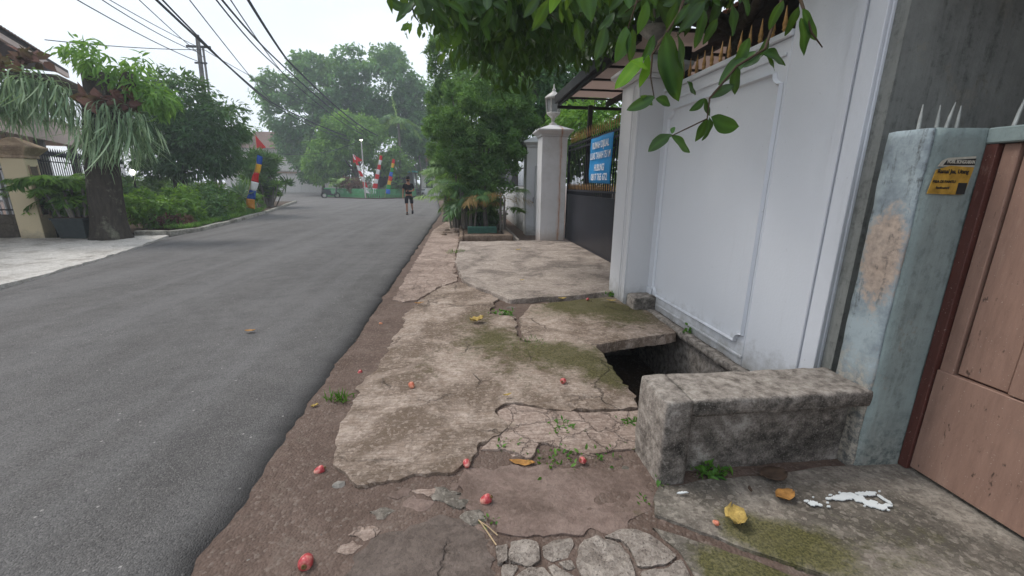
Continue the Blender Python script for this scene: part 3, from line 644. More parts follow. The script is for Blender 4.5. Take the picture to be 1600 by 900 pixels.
def lantern(loc, label, s=1.0):
    e = empty('pillar_lantern', loc, 0.0, label=label, cat='lantern', group='lanterns on the white gate pillars')
    MB().lathe(0, 0, [(0.10, 0), (0.10, .03), (.045, .05), (.035, .10), (.055, .12), (.04, .15), (.10, .20), (.17, .26), (.18, .30)], 12).build('stem', LAMPW, e, True)
    for k in range(6):
        a = k*math.pi/3; c_, s_ = math.cos(a), math.sin(a)
        MB().tube([(.165*c_, .165*s_, .30), (.205*c_, .205*s_, .64)], .017, 5).build('glazing_bar', LAMPW, e)
    MB().lathe(0, 0, [(.145, .302), (.18, .62)], 6).build('glass', LAMPG, e)
    MB().lathe(0, 0, [(.235, .63), (.235, .67), (.16, .73), (.06, .80), (.035, .84), (.05, .87), (.02, .90), (.012, .97), (0.004, 1.0)], 12).build('cap', LAMPW, e, True)
    e.scale = (s, s, s); return e
def gate_pillar(x0, x1, y0, y1, h, mat, label, grooves=True, stub=True):
    e = empty('gate_pillar', ((x0+x1)/2, (y0+y1)/2, 0), label=label, cat='pillar', group='white gate pillars')
    hx, hy = (x1-x0)/2, (y1-y0)/2
    MB().box(-hx, hx, -hy, hy, -0.1, h).build('shaft', mat, e, bevel=0.008)
    c = MB().box(-hx-.03, hx+.03, -hy-.03, hy+.03, h+.001, h+.05); c.build('necking', mat, e, bevel=0.006)
    MB().frustum(0, 0, h+.051, h+.12, hx+.04, hy+.04, hx+.12, hy+.12).build('cornice', mat, e)
    MB().box(-hx-.125, hx+.125, -hy-.125, hy+.125, h+.1205, h+.165).build('cap_edge', mat, e, bevel=0.006)
    MB().frustum(0, 0, h+.166, h+.31, hx+.10, hy+.10, .08, .08).build('cap', mat, e)
    if grooves:
        for (a, b, t) in ((-hy+.0, -hy+.10, .020), (-hy+.13, -hy+.17, .013), (-hy+.20, -hy+.235, .010)):
            MB().box(-hx-t, -hx+.001, a, b, 0.02, h-.05).build('pilaster_strip', mat, e, bevel=0.004)
    return e
gate_pillar(2.08, 2.50, 4.92, 5.51, 2.70, WHITE2, 'white gate pillar with grooved street face beside the panelled wall')
lantern((2.30, 5.2, 3.012), 'white lantern on the grooved pillar, half hidden by hanging leaves', 0.98)
gate_pillar(2.07, 2.73, 10.86, 11.50, 2.70, RUSTY, 'white gate pillar with a rust streak running down it', grooves=False)
lantern((2.40, 11.18, 3.012), 'white lantern standing on the rust-streaked pillar', 0.98)
gate_pillar(2.03, 2.60, 13.1, 13.7, 2.62, WHITE2, 'plain white pillar beyond the small white door', grooves=False)
st = rough_box('pillar_footing', 2.10, 2.40, 4.66, 4.915, -0.12, 0.16, CONC_OLD, None, amp=0.012, cell=0.04, rnd=0.03, seed=9)
tag(st, 'mossy concrete stub at the foot of the grooved white pillar', 'footing')

# sliding gate
gt = empty('driveway_gate', (2.88, 8.2, 0), label='tall black metal driveway gate with two rows of gold spear tips', cat='gate')
GY0, GY1 = 5.40, 11.2
adopt(gt, MB().box(2.86, 2.885, GY0, GY1, 0.07, 1.20).build('sheet_panel', BLACKMETAL))
for z0, z1 in ((1.20, 1.255), (1.345, 1.385), (2.36, 2.40), (2.47, 2.51), (0.05, 0.07)):
    adopt(gt, MB().box(2.848, 2.90, GY0, GY1, z0+.001, z1).build('rail', BLACKMETAL))
bar = MB().box(-.009, .009, -.009, .009, 0, 1.295).mesh('bar'); tip = MB().lathe(0, 0, [(.007, 0), (.007, .02), (.011, .03), (.008, .05), (.011, .09), (.002, .24)], 6).mesh('spear_tip', True)
stip = MB().lathe(0, 0, [(.007, 0), (.010, .03), (.007, .05), (.010, .07), (.002, .15)], 6).mesh('spear_tip', True)
short = MB().box(-.007, .007, -.007, .007, 0, 0.09).mesh('short_bar')
k = 0; y = GY0+.06
while y < GY1-.03:
    for nm, me, mt, z in (('bar', bar, BLACKMETAL, 1.2565), ('spear_tip', tip, GOLD, 2.552), ('spear_tip', stip, GOLD, 1.386)):
        adopt(gt, link(nm, me, mt, None, (2.874, y if nm == 'bar' or z > 2 else y+.06, z)))
    adopt(gt, link('short_bar', short, BLACKMETAL, None, (2.874, y+.06, 1.2555)))
    y += 0.13; k += 1
for y in (GY0+.02, GY1-.02): adopt(gt, MB().box(2.842, 2.905, y-.02, y+.02, .051, 2.515).build('stile', BLACKMETAL))

# sale banner
BLUE = m_plain('banner_blue', S(42, 136, 196), 0.55, 0.3, var=0.06, scale=3); LETTER = m_plain('banner_white', S(222, 226, 232), 0.6, var=0.02)
bn = empty('sale_banner', (2.835, 8.48, 1.55), label='blue cloth banner with white lettering tied to the black gate', cat='banner')
mb = MB(); NY, NZ = 14, 10; H_ = 0.92
def bpos(u, v): return (2.835-0.012*math.sin(u*7+v*3)-0.006*math.sin(v*9), 9.16-1.36*u+0.01*math.sin(v*5), 1.55+H_*v-0.02*u*(1-v))
mb.add([bpos(i/NY, j/NZ) for j in range(NZ+1) for i in range(NY+1)], [(j*(NY+1)+i, j*(NY+1)+i+1, (j+1)*(NY+1)+i+1, (j+1)*(NY+1)+i) for j in range(NZ) for i in range(NY)])
cl = mb.build('cloth', BLUE, smooth=True); md = cl.modifiers.new('thickness', 'SOLIDIFY'); md.thickness = 0.004; adopt(bn, cl)
def text_mesh(txt, size, bold=0.0, sx=1.0):
    cu = bpy.data.curves.new('lettering', 'FONT'); cu.body = txt; cu.size = size; cu.align_x = 'CENTER'; cu.align_y = 'CENTER'; cu.extrude = 0.001; cu.offset = bold
    ob = bpy.data.objects.new('lettering', cu); me = bpy.data.meshes.new_from_object(ob.evaluated_get(bpy.context.evaluated_depsgraph_get())) if False else ob.to_mesh().copy()
    ob.to_mesh_clear(); bpy.data.objects.remove(ob); bpy.data.curves.remove(cu)
    for v in me.vertices: v.co.x *= sx
    return me
for txt, z, sz in (('RUMAH DIJUAL', 2.30, .185), ('LUAS TANAH 751 M', 2.09, .185), ('HUBUNGI', 1.85, .185), ('0817 765 672', 1.66, .185)):
    me = text_mesh(txt, sz, 0.004)
    wd = max(v.co.x for v in me.vertices)-min(v.co.x for v in me.vertices); tgt = {'RUMAH DIJUAL': 1.02, 'LUAS TANAH 751 M': 1.24, 'HUBUNGI': .62, '0817 765 672': 1.02}[txt]
    for v in me.vertices: v.co = Vector((v.co.x*tgt/wd, v.co.y, v.co.z))
    t = link('lettering', me, LETTER, None, (2.812, 8.48, z)); t.rotation_euler = (R(90), 0, R(-90)); adopt(bn, t)

# small white door and far wall of the same property
pd = empty('garden_door', (2.30, 12.3, 0), label='small white metal door between the white pillars', cat='door')
adopt(pd, MB().box(2.28, 2.32, 11.52, 13.08, 0.08, 2.05).build('leaf', WHITE2, bevel=0.004))
o = notched(11.62, 12.98, 0.25, 1.9, .12); adopt(pd, MB().prism(o, 'x', 2.262, 2.2795).build('panel', WHITE2))
adopt(pd, MB().tube([(2.25, 12.9, .95), (2.22, 12.9, .95), (2.22, 12.9, 1.1), (2.25, 12.9, 1.1)], .012, 6).build('handle', BLACKMETAL))
fwall = empty('boundary_wall', (2.2, 19, 0), label='low white boundary wall behind the palms and planter', cat='wall')
adopt(fwall, MB().box(2.1, 2.3, 13.72, 26, -0.2, 1.35).build('wall_face', WHITE2, bevel=0.006))
adopt(fwall, MB().box(2.05, 2.35, 13.74, 26, 1.351, 1.42).build('coping', WHITE2, bevel=0.006))
for k in range(5): adopt(fwall, MB().prism(notched(14.2+k*2.3, 16.1+k*2.3, .2, 1.2, .1), 'x', 2.08, 2.0995).build('panel', WHITE2))
f = MB()
fg = empty('fence', (2.2, 19, 1.42), label='dark spear railing on the low white wall', cat='fence')
for k in range(60): adopt(fg, MB().tube([(2.2, 13.9+k*.2, 1.42), (2.2, 13.9+k*.2, 2.3)], [.012, .006], 5).build('bar', BLACKMETAL))
adopt(fg, MB().box(2.185, 2.215, 13.8, 25.8, 2.05, 2.08).build('rail', BLACKMETAL))

# carport canopy over the drive
POLY = Mat('brown_polycarbonate', 0.4, 0.4); pc_ = POLY.mix(POLY.step(POLY.noise(POLY.pos((1, 6, 1)), 2, 6, .7), .4, .7), S(112, 98, 92), S(146, 130, 123)); POLY.color(pc_)
tr_ = POLY.n('ShaderNodeBsdfTranslucent', {'Color': S(184, 170, 163)}); ms_ = POLY.n('ShaderNodeMixShader', {0: 0.75, 1: POLY.b.outputs[0], 2: tr_.outputs[0]}); POLY.nt.links.new(ms_.outputs[0], POLY.out.inputs['Surface']); POLY = POLY.m
DSTEEL = m_plain('dark_steel', S(44, 42, 42), 0.6, 0.4, var=0.2)
cp = empty('carport_canopy', (4.2, 8.2, 0), label='carport canopy of brown sheets on a dark steel frame behind the gate', cat='canopy')
for k in range(5):
    y0 = 5.9+k*0.92; adopt(cp, MB().box(2.36, 6.2, y0, y0+.91, 3.56+.002*k, 3.572+.002*k).build('roof_sheet', POLY))
for k in range(6): adopt(cp, MB().box(2.40, 6.2, 5.87+k*.92, 5.91+k*.92, 3.52, 3.556).build('purlin', DSTEEL))
for x in (2.40, 3.6, 5.0): adopt(cp, MB().box(x-.03, x+.03, 5.86, 10.55, 3.37, 3.489).build('rafter', DSTEEL))
adopt(cp, MB().box(2.30, 2.355, 5.80, 10.60, 3.42, 3.60).build('gutter', DSTEEL))
adopt(cp, MB().box(2.36, 6.2, 10.50, 10.56, 3.30, 3.368).build('beam', DSTEEL))
for x, y in ((3.15, 10.40), (3.15, 6.0), (6.1, 10.4)): adopt(cp, MB().box(x-.05, x+.05, y-.05, y+.05, -0.05, 3.368).build('post', DSTEEL))

# the house behind the white wall: dark eave, window
HOUSEW = m_plain('house_wall_grey', S(92, 92, 92), 0.9, var=0.1, scale=2, obj=False); ROOFT = m_plain('dark_roof', S(72, 60, 56), 0.85, var=0.25, scale=6, obj=False)
TERRA = m_plain('terracotta', S(168, 112, 92), 0.85, var=0.2, scale=9)
GLASS = m_plain('dark_glass', S(36, 42, 46), 0.12, 0.6, var=0.1)
h1 = empty('house', (6.5, 4.5, 0), label='grey two-storey house with dark eaves behind the white wall', cat='house')
adopt(h1, MB().box(4.2, 9.5, 2.45, 5.7, -0.1, 6.2).build('wall', HOUSEW))
adopt(h1, MB().box(3.3, 4.199, 2.4, 5.75, 3.32, 3.5).build('eave', ROOFT, bevel=.01))
adopt(h1, MB().prism([(3.2, 3.501), (4.19, 3.93), (4.19, 3.502)], 'y', 2.4, 5.75).build('roof', ROOFT))
adopt(h1, MB().prism([(3.6, 6.2), (6.8, 8.0), (10.0, 6.2)], 'y', 2.2, 6.1).build('roof', ROOFT))
for y0 in (2.8, 4.3):
    for z0 in (1.2, 4.2):
        wn = adopt(h1, MB().box(4.14, 4.198, y0, y0+1.1, z0, z0+1.7).build('window', DSTEEL)); adopt(h1, MB().box(4.12, 4.139, y0+.08, y0+1.02, z0+.08, z0+1.62).build('pane', GLASS))
tile = MB().prism([(-.11, 0), (-.11, .015), (-.05, .03), (.0, .045), (.05, .03), (.11, .015), (.11, 0)], 'x', 0, .34)
tm = tile.mesh('roof_tile')
for r_ in range(3):
    for k in range(14):
        t = link('roof_tile', tm, TERRA, None, (3.22+r_*.30, 2.55+k*.23, 3.535+r_*.130)); t.rotation_euler = (0, R(-23.4), 0); adopt(h1, t)

# ------------------------------------------------------------------ neighbour's grey side wall, teal gatepost, timber door
GREYW = m_plaster('stained_grey_plaster', S(150, 152, 148), S(150, 148, 140), S(104, 107, 104), S(58, 60, 59), peel=0.1, mould=0.6, sc=.5)
TEAL = m_plaster('teal_painted_plaster', S(150, 164, 162), S(156, 156, 148), S(116, 126, 124), S(66, 70, 68), peel=0.05, mould=0.45)
PEEL = m_plaster('peeling_plaster', S(160, 170, 174), S(176, 158, 142), S(134, 142, 146), S(70, 68, 64), peel=0.42, mould=0.45, sc=1.3)
_m = Mat('peeling_render', .9, .2); _p = _m.pos(); _s = _m.n('ShaderNodeSeparateXYZ', {0: _p}); _f = _m.noise(_p, 22, 7, .75); _n = _m.noise(_p, 6, 6, .7)
_dz = _m.math('MULTIPLY', _m.math('SUBTRACT', _s.outputs[2], 1.16), 3.3); _dy = _m.math('MULTIPLY', _m.math('SUBTRACT', _s.outputs[1], 1.83), 8.5)
_d = _m.math('ADD', _m.math('SQRT', _m.math('ADD', _m.math('MULTIPLY', _dz, _dz), _m.math('MULTIPLY', _dy, _dy))), _m.math('ADD', _m.math('MULTIPLY', _m.math('SUBTRACT', _f, .5), 1.3), _m.math('MULTIPLY', _m.math('SUBTRACT', _n, .5), 1.1)))
_c = _m.mix(_m.step(_n, .4, .65), S(166, 178, 182), S(126, 136, 142)); _c = _m.mix(_m.math('MULTIPLY', _m.step(_d, 1.12, .66), .85), _c, _m.mix(_m.step(_f, .40, .62), S(190, 168, 150), S(150, 132, 118)))
_c = _m.mix(_m.math('MULTIPLY', _m.step(_m.math('ADD', _m.noise(_m.pos((9, 9, 1.2)), 1.6, 7, .75), _m.math('MULTIPLY', _m.math('SUBTRACT', _f, .5), .5)), .55, .68), .8), _c, S(70, 70, 68))
_c = _m.mix(_m.math('MULTIPLY', _m.step(_m.math('ADD', _s.outputs[2], _m.math('MULTIPLY', _f, .6)), .95, .7), .8), _c, _m.mix(_m.step(_f, .42, .58), S(176, 164, 146), S(84, 80, 74)))
_m.color(_c); _m.bump(_f, .006, .8); PEEL = _m.m
sw = empty('side_wall', (5.0, 2.2, 0), label='tall grey mould-stained side wall behind the teal gatepost', cat='wall')
adopt(sw, MB().box(2.40, 9.0, 2.22, 2.298, -0.2, 5.4).build('wall_face', GREYW))
tp = empty('gatepost', (2.3, 1.86, 0), label='teal painted gatepost with peeling plaster and a torn poster', cat='gatepost')
adopt(tp, rough_box('shaft', 2.145, 2.46, 1.722, 1.945, -0.1, 1.775, TEAL, None, amp=0.004, cell=0.05, rnd=0.012, seed=4))
adopt(tp, rough_box('peeling_render', 2.130, 2.150, 1.735, 1.940, -0.05, 1.770, PEEL, None, amp=0.006, cell=0.03, rnd=0.006, seed=6))
adopt(tp, MB().box(2.40, 2.62, 0.2, 1.722, 1.703, 1.772).build('lintel', TEAL, bevel=.006))
SHARD = m_plain('bare_nail_steel', S(176, 178, 174), 0.5, 0.5, var=0.2)
for (x, z, x2, z2) in ((2.2,1.77,2.195,1.89),(2.30,1.77,2.29,1.89),(2.345,1.77,2.37,1.905),(2.41,1.77,2.405,1.89),(2.47,1.765,2.50,1.92),(2.51,1.765,2.505,1.89),(2.58,1.765,2.575,1.895),(2.60,1.765,2.63,1.91)):
    y = 1.86 if x < 2.45 else 1.70-(x-2.45)*.8
    adopt(tp, MB().tube([(x, y, z-.02), ((x+x2)/2, y, (z+z2)/2), (x2, y, z2)], [.008, .007, .002], 6).build('iron_spike', SHARD))
# poster on the post (side towards the lane)
YEL = m_plain('poster_yellow', S(190, 150, 62), 0.8, var=0.28, scale=14); INK = m_plain('poster_ink', S(46, 46, 46), 0.7, var=0.1); PALE = m_plain('poster_pale', S(196, 192, 178), 0.75, var=0.15, scale=20)
ps = empty('poster', (2.27, 1.716, 1.55), label='torn yellow handbill with black print pasted on the teal gatepost', cat='poster')
adopt(ps, MB().prism([(2.175, 1.60), (2.19, 1.625), (2.22, 1.638), (2.365, 1.648), (2.37, 1.60)], 'y', 1.7135, 1.715).build('torn_top', PALE))
adopt(ps, MB().prism([(2.152, 1.478), (2.30, 1.474), (2.352, 1.476), (2.368, 1.598), (2.24, 1.604), (2.17, 1.585)], 'y', 1.712, 1.7142).build('sheet', YEL))
adopt(ps, MB().box(2.305, 2.352, 1.710, 1.7118, 1.476, 1.528).build('print_block', INK))
adopt(ps, MB().prism([(2.20, 1.606), (2.215, 1.628), (2.365, 1.638), (2.367, 1.608)], 'y', 1.7112, 1.7133).build('print_block', INK))
for txt, x, z, sz, tg, mt in (('MOBIL BONGKARAN', 2.287, 1.621, .022, .145, PALE), ('Ramal Jaa, Utang', 2.26, 1.578, .026, .165, INK), ('BISA DI BANTU', 2.225, 1.532, .016, .12, INK), ('hubungi', 2.225, 1.505, .014, .07, INK)):
    me = text_mesh(txt, sz, 0.0006); wd = max(v.co.x for v in me.vertices)-min(v.co.x for v in me.vertices)
    for v in me.vertices: v.co = Vector((v.co.x*tg/wd, v.co.y, v.co.z*.4))
    t = link('lettering', me, mt, None, (x, 1.7096, z)); t.rotation_euler = (R(90), 0, 0); adopt(ps, t)
# timber door
def m_door(name, a, b, c3):
    m = Mat(name, 0.55, 0.35); p = m.pos(); g_ = m.noise(m.pos((3, 9, 1.2)), 3, 7, .7); n = m.noise(p, 3, 7, .7)
    c = m.ramp(g_, [(0.3, a), (0.7, b)]); c = m.mix(m.math('MULTIPLY', m.step(n, 0.58, 0.72), .5), c, c3)
    sp = m.noise(m.pos((1, 1, .35)), 42, 5, .65); c = m.mix(m.math('MULTIPLY', m.step(sp, 0.64, 0.70), .8), c, S(52, 40, 34))
    gr = m.noise(m.pos((4, 4, 1.1)), 2.2, 8, .75, .4); c = m.mix(m.math('MULTIPLY', m.step(gr, 0.52, 0.74), .40), c, tuple(x*0.5 for x in a[:3])+(1,))
    c = m.mix(m.math('MULTIPLY', m.step(gr, 0.42, 0.30), .35), c, S(178, 152, 136)); c = m.mix(m.math('MULTIPLY', m.step(m.noise(p, 130, 2, .5), 0.70, 0.74), .7), c, S(190, 176, 164))
    m.color(c); m.bump(g_, .003, .6); return m.m
DOORP = m_door('faded_brown_door_paint', S(134, 106, 93), S(154, 123, 108), S(126, 104, 93)); REDW = m_door('dark_red_frame', S(76, 42, 36), S(92, 54, 46), S(60, 40, 36))
dd = empty('timber_door', (2.45, 1.1, 0), label='faded brown plank door with a dark red edge beside the gatepost', cat='door')
adopt(dd, MB().box(2.405, 2.455, 1.672, 1.7185, 0.0, 1.70).build('frame_post', REDW, bevel=.003))
adopt(dd, MB().box(2.43, 2.47, 1.608, 1.668, 0.03, 1.70).build('stile', DOORP, bevel=.004))
adopt(dd, MB().box(2.443, 2.47, 1.402, 1.600, 0.604, 1.70).build('plank', DOORP, bevel=.005))
adopt(dd, MB().box(2.428, 2.47, 1.335, 1.396, 0.602, 1.70).build('stile', DOORP, bevel=.004))
for k in range(5): adopt(dd, MB().box(2.441, 2.47, 1.335-.205*(k+1)+.004, 1.331-.205*k, 0.602, 1.70).build('plank', DOORP, bevel=.005))
adopt(dd, MB().box(2.418, 2.428, .30, 1.668, 0.02, 0.598).build('kick_panel', DOORP, bevel=.003))
adopt(dd, MB().box(2.4285, 2.46, .30, 1.606, 0.06, 0.595).build('backing', DOORP)); adopt(dd, MB().box(2.472, 2.49, .30, 1.67, 0.06, 1.70).build('backing', REDW))  # dark sheet added behind the planks so seams read as shaded gaps
# house beyond the door
h2 = empty('house', (5.5, 0, 0), label='dim grey house front behind the plank door', cat='house')
adopt(h2, MB().box(4.4, 8.6, -5, 2.15, -0.1, 4.2).build('wall', GREYW)); adopt(h2, MB().box(2.32, 8.8, -5.2, 2.18, 2.85, 2.97).build('eave', ROOFT)); adopt(h2, MB().prism([(2.27, 2.972), (5.6, 5.0), (8.9, 2.972)], 'y', -5.3, 2.19).build('roof', ROOFT))  # eave and roof carried out over the door, unseen, to darken it

# ------------------------------------------------------------------ foliage materials
LF_CON = m_leaf('juniper_green', S(53, 90, 52), S(135, 174, 104), 0.36, .7, .2)
LF_BIG = m_leaf('raintree_green', S(51, 99, 64), S(118, 168, 99), 0.48)
LF_LIGHT = m_leaf('fresh_green', S(73, 124, 56), S(157, 200, 101), 0.48)
LF_DARK = m_leaf('dark_green', S(42, 81, 52), S(101, 144, 86), 0.38)
LF_SHRUB = m_leaf('shrub_green', S(60, 105, 43), S(142, 185, 82), 0.43)
LF_FERN = m_leaf('staghorn_green', S(126, 156, 124), S(190, 210, 172), .4, .7, .15)
LF_BROWNF = m_leaf('dry_shield_frond', S(96, 66, 60), S(138, 102, 92), .15, .9, .1)
LF_PALM = m_leaf('palm_green', S(70, 116, 69), S(163, 194, 114), 0.43)
LF_DRY = m_leaf('dry_palm', S(146, 116, 70), S(198, 168, 120), .3, .8, .1)
LF_JAMBU = m_leaf('water_apple_leaf', S(25, 55, 28), S(72, 116, 50), 0.36, .42, .4)
LF_YOUNG = m_leaf('young_leaf', S(110, 170, 44), S(146, 196, 64), .5, .45, .35)
BARK = m_bark('bark', S(66, 58, 50), S(104, 95, 84)); BARKD = m_bark('dark_bark', S(46, 42, 38), S(82, 76, 68)); BARKG = m_bark('grey_bark', S(98, 94, 88), S(140, 134, 126))
TWIG = m_plain('twig_bark', S(74, 60, 46), .9)

def limb_path(a, b, bend=0.15, n=6, seed=0):
    rr_ = random.Random(seed); a, b = Vector(a), Vector(b); m = (b-a).length*bend; off = Vector((rr_.uniform(-1, 1), rr_.uniform(-1, 1), rr_.uniform(-.3, .8)))*m
    return [a+(b-a)*t+off*math.sin(math.pi*t)+Vector((rr_.uniform(-1, 1), rr_.uniform(-1, 1), 0))*m*.15*(0 < t < 1) for t in [i/(n-1) for i in range(n)]]
def tree(name, base, fork, r0, r1, tips, blobs, n, L, W, mat, bark, label, cat='tree', group=None, seed=1, **k):
    e = empty(name, base, label=label, cat=cat, group=group); b = Vector(base)
    mb = MB(); path = limb_path((0, 0, -.15), Vector(fork)-b, .05, 7, seed)
    rad = [r0*1.35, r0*1.05]+[r0+(r1-r0)*t for t in (.3, .5, .7, .85, 1)]
    mb.tube(path, rad, 10)
    for i, t in enumerate(tips): mb.tube(limb_path(Vector(fork)-b-Vector((0, 0, r1*.8)), Vector(t)-b, .12, 6, seed+i), [r1*.75, r1*.6, r1*.45, r1*.32, r1*.2, r1*.08], 7)
    mb.build('trunk', bark, e, True)
    bl = [(x-b.x, y-b.y, z-b.z, rx, ry, rz) for x, y, z, rx, ry, rz in blobs]
    crown('crown', bl, n, L, W, mat, e, seed=seed, **k)
    return e
def shrub(name, base, blobs, n, L, W, mat, label, group=None, seed=1, cat='shrub', **k):
    e = empty(name, base, label=label, cat=cat, group=group); b = base
    mb = MB()
    for i, q in enumerate(blobs[:4]): mb.tube(limb_path((0, 0, -.05), (q[0]-b[0], q[1]-b[1], q[2]-b[2]), .2, 5, seed+i), [.025, .02, .016, .012, .006], 5)
    mb.build('stem', TWIG, e)
    crown('foliage', [(x-b[0], y-b[1], z-b[2], rx, ry, rz) for x, y, z, rx, ry, rz in blobs], n, L, W, mat, e, seed=seed, **k)
    return e

# ------------------------------------------------------------------ roadside planter on this side
GREENP = m_plain('green_paint', S(58, 96, 84), .7, var=.15, scale=20); BRICK = m_concrete('planter_masonry', S(150, 132, 116), S(118, 100, 86), S(84, 70, 58), streak=0, cracks=.4)
pl = empty('planter_bed', (.75, 12.3, 0), label='low brick planter with a green painted sill under the juniper', cat='planter')
adopt(pl, rough_box('front_wall', .05, 1.38, 11.0, 11.22, -.1, .17, BRICK, None, amp=.015, cell=.08, rnd=.02, seed=1)); adopt(pl, rough_box('side_wall', 1.20, 1.38, 11.225, 17, -.1, .16, BRICK, None, amp=.012, cell=.15, rnd=.02, seed=2))
adopt(pl, rough_box('side_wall', -.08, .045, 11.1, 16.5, -.1, .12, BRICK, None, amp=.015, cell=.12, rnd=.02, seed=3)); adopt(pl, rough_box('soil_fill', .05, 1.19, 11.23, 17, -.1, .12, DARKSOIL, None, amp=.03, cell=.15, rnd=.02, seed=4))
adopt(pl, MB().box(.16, 1.0, 11.9, 12.1, .10, .30).build('sill', GREENP, bevel=.01))
for k in range(14):
    c = chunk('brick_piece', -.25+random.uniform(-.35, .35), 11.2+random.uniform(0, 4.5), 0.0, random.uniform(.05, .12), random.uniform(.05, .1), random.uniform(.03, .07), random.choice([BRICK, CONC_PINK]), None, k*2.2); adopt(pl, c)
# juniper-like tree
jb = [(.75+dx, 13.4+dy, z, rx, ry, rz) for dx, dy, z, rx, ry, rz in [(0,0,2.6,.9,.9,.8),(-.85,-.2,2.5,.75,.7,.7),(.62,.1,2.8,.65,.7,.7),(-.3,-.5,3.4,.8,.7,.7),(.6,0,3.6,.8,.8,.7),(-1.2,0,3.2,.6,.6,.6),(1.05,.2,3.5,.55,.6,.5),(0,-.5,1.75,.75,.6,.5),(.2,0,4.3,.6,.6,.55),(-.7,.1,3.95,.5,.5,.5),(.55,-.1,2.0,.5,.5,.5),(-.6,-.5,1.95,.55,.5,.5),(1.0,.2,4.2,.5,.5,.5),(.3,-.8,2.6,.6,.5,.6)]]
tree('juniper_tree', (.78, 13.2, .1), (.78, 13.4, 1.6), .07, .05, [(q[0], q[1], q[2]) for q in jb[:9]], jb, 38000, .12, .042, LF_CON, BARKG, 'dense dark green juniper tree growing from the roadside planter', seed=21, clump=.21, per=95, shell=.55, upb=.3, droop=-.35)
tree('cypress_tree', (-.72, 17.2, 0), (-.72, 17.2, 1.5), .10, .07, [(-.72, 17.2, 6.6)], [(-.72, 17.2, 5.9, .42, .42, 1.15), (-.72, 17.2, 4.4, .5, .5, 1.1), (-.72, 17.2, 2.8, .55, .55, 1.2)], 9000, .16, .05, LF_CON, BARKG, 'narrow columnar conifer rising above the roadside palms', seed=22, clump=.18, per=40, droop=-.6)
# areca palms beside the road
def palm_clump(name, base, label, n, hmin, hmax, L, mat, group=None, seed=1, dry=0, ll=.42, lw=.035, spread=.25, up=(.5, 1.3), droop=(.35, .8)):
    e = empty(name, base, label=label, cat='palm', group=group); rr_ = random.Random(seed); mb = MB(); fr = []; fd = []
    for i in range(n):
        a = rr_.uniform(0, 6.283); h = rr_.uniform(hmin, hmax); bx, by = rr_.gauss(0, spread), rr_.gauss(0, spread)
        if i % 3 == 0: mb.tube([(bx*.6, by*.6, -.05), (bx*.8, by*.8, h*.6), (bx, by, h)], [.035, .03, .02], 6)
        f_ = ((bx, by, h), (math.cos(a), math.sin(a), rr_.uniform(*up)), L*rr_.uniform(.7, 1.15), rr_.uniform(*droop), rr_.uniform(.2, 1))
        (fd if i < dry else fr).append(f_)
    mb.build('stem', BARKG, e); palm_fronds('fronds', fr, mat, e, 26, ll, lw, seed)
    if fd: palm_fronds('dry_fronds', fd, LF_DRY, e, 22, ll, lw, seed+1, hang=.9)
    return e
palm_clump('areca_palm', (-.05, 14.3, 0), 'feathery green palm clump arching over the road edge', 46, .5, 2.1, 1.3, LF_PALM, 'roadside palms', 31, dry=4, lw=.03)
palm_clump('areca_palm', (-.2, 17.9, 0), 'palm clump with straw-coloured dead fronds behind the arching green palm', 36, 1.4, 3.0, 1.35, LF_PALM, 'roadside palms', 32, dry=12)
palm_clump('areca_palm', (1.2, 12.6, .1), 'small palm with orange-brown fronds under the juniper, by the white wall', 12, .5, 1.3, 1.0, LF_PALM, 'roadside palms', 33, dry=4)
palm_clump('areca_palm', (.2, 13.2, .1), 'low dark palm clump around the juniper trunk', 16, .4, 1.3, 1.0, LF_DARK, 'roadside palms', 34)
shrub('shrub', (.7, 14.4, .1), [(.5,14.2,.7,.7,.6,.6),(.8,14.6,1.0,.5,.6,.7),(.1,15.2,.9,.6,.7,.7),(.8,15.4,1.4,.7,.7,.8),(.3,16.4,1.6,.8,.8,1.2)], 6500, .18, .06, LF_DARK, 'dark undergrowth filling the planter beneath the juniper', seed=35, clump=.26)
# trees in the yard behind the white walls
tree('garden_tree', (4.6, 12.8, 0), (4.5, 12.8, 2.2), .16, .11, [(3.4, 12.6, 3.4), (5, 13, 4), (4.2, 13.3, 4.4)], [(3.6,12.7,3.0,1.0,.9,1.0),(4.6,12.9,3.6,1.2,1,1.1),(5.6,13.2,3.2,1.1,1,1.1),(4.3,13.2,2.2,1.2,.8,.8)], 9000, .17, .075, LF_LIGHT, BARK, 'bright green tree in the yard seen under the carport canopy', seed=41, clump=.3)
tree('garden_tree', (3.6, 16.5, 0), (3.6, 16.5, 3), .2, .14, [(2.6, 16, 5), (4.4, 16.5, 5.4)], [(2.7,16.2,4.9,1.6,1.3,1.3),(4.3,16.7,5.4,1.7,1.4,1.4),(3.4,16,3.6,1.5,1.2,1.2),(1.9,16.4,5.9,1.2,1.2,1.1),(3.0,16.4,6.8,1.3,1.2,1.0)], 15000, .2, .085, LF_DARK, BARK, 'dark leafy yard tree behind the juniper', seed=42, clump=.36)
tree('garden_tree', (3.3, 24, 0), (3.1, 24, 3), .22, .16, [(1.6, 24, 6), (4.4, 24, 6.6)], [(1.2,23.6,4.8,1.8,1.5,1.6),(2.6,24,6.6,2.2,1.6,1.8),(4.4,24.2,6.0,2,1.6,1.8),(.2,24.2,3.2,1.4,1.2,1.3),(.8,24.2,6.6,1.5,1.4,1.3)], 13000, .26, .12, LF_SHRUB, BARK, 'mid green tree behind the columnar conifer', seed=43, clump=.45)

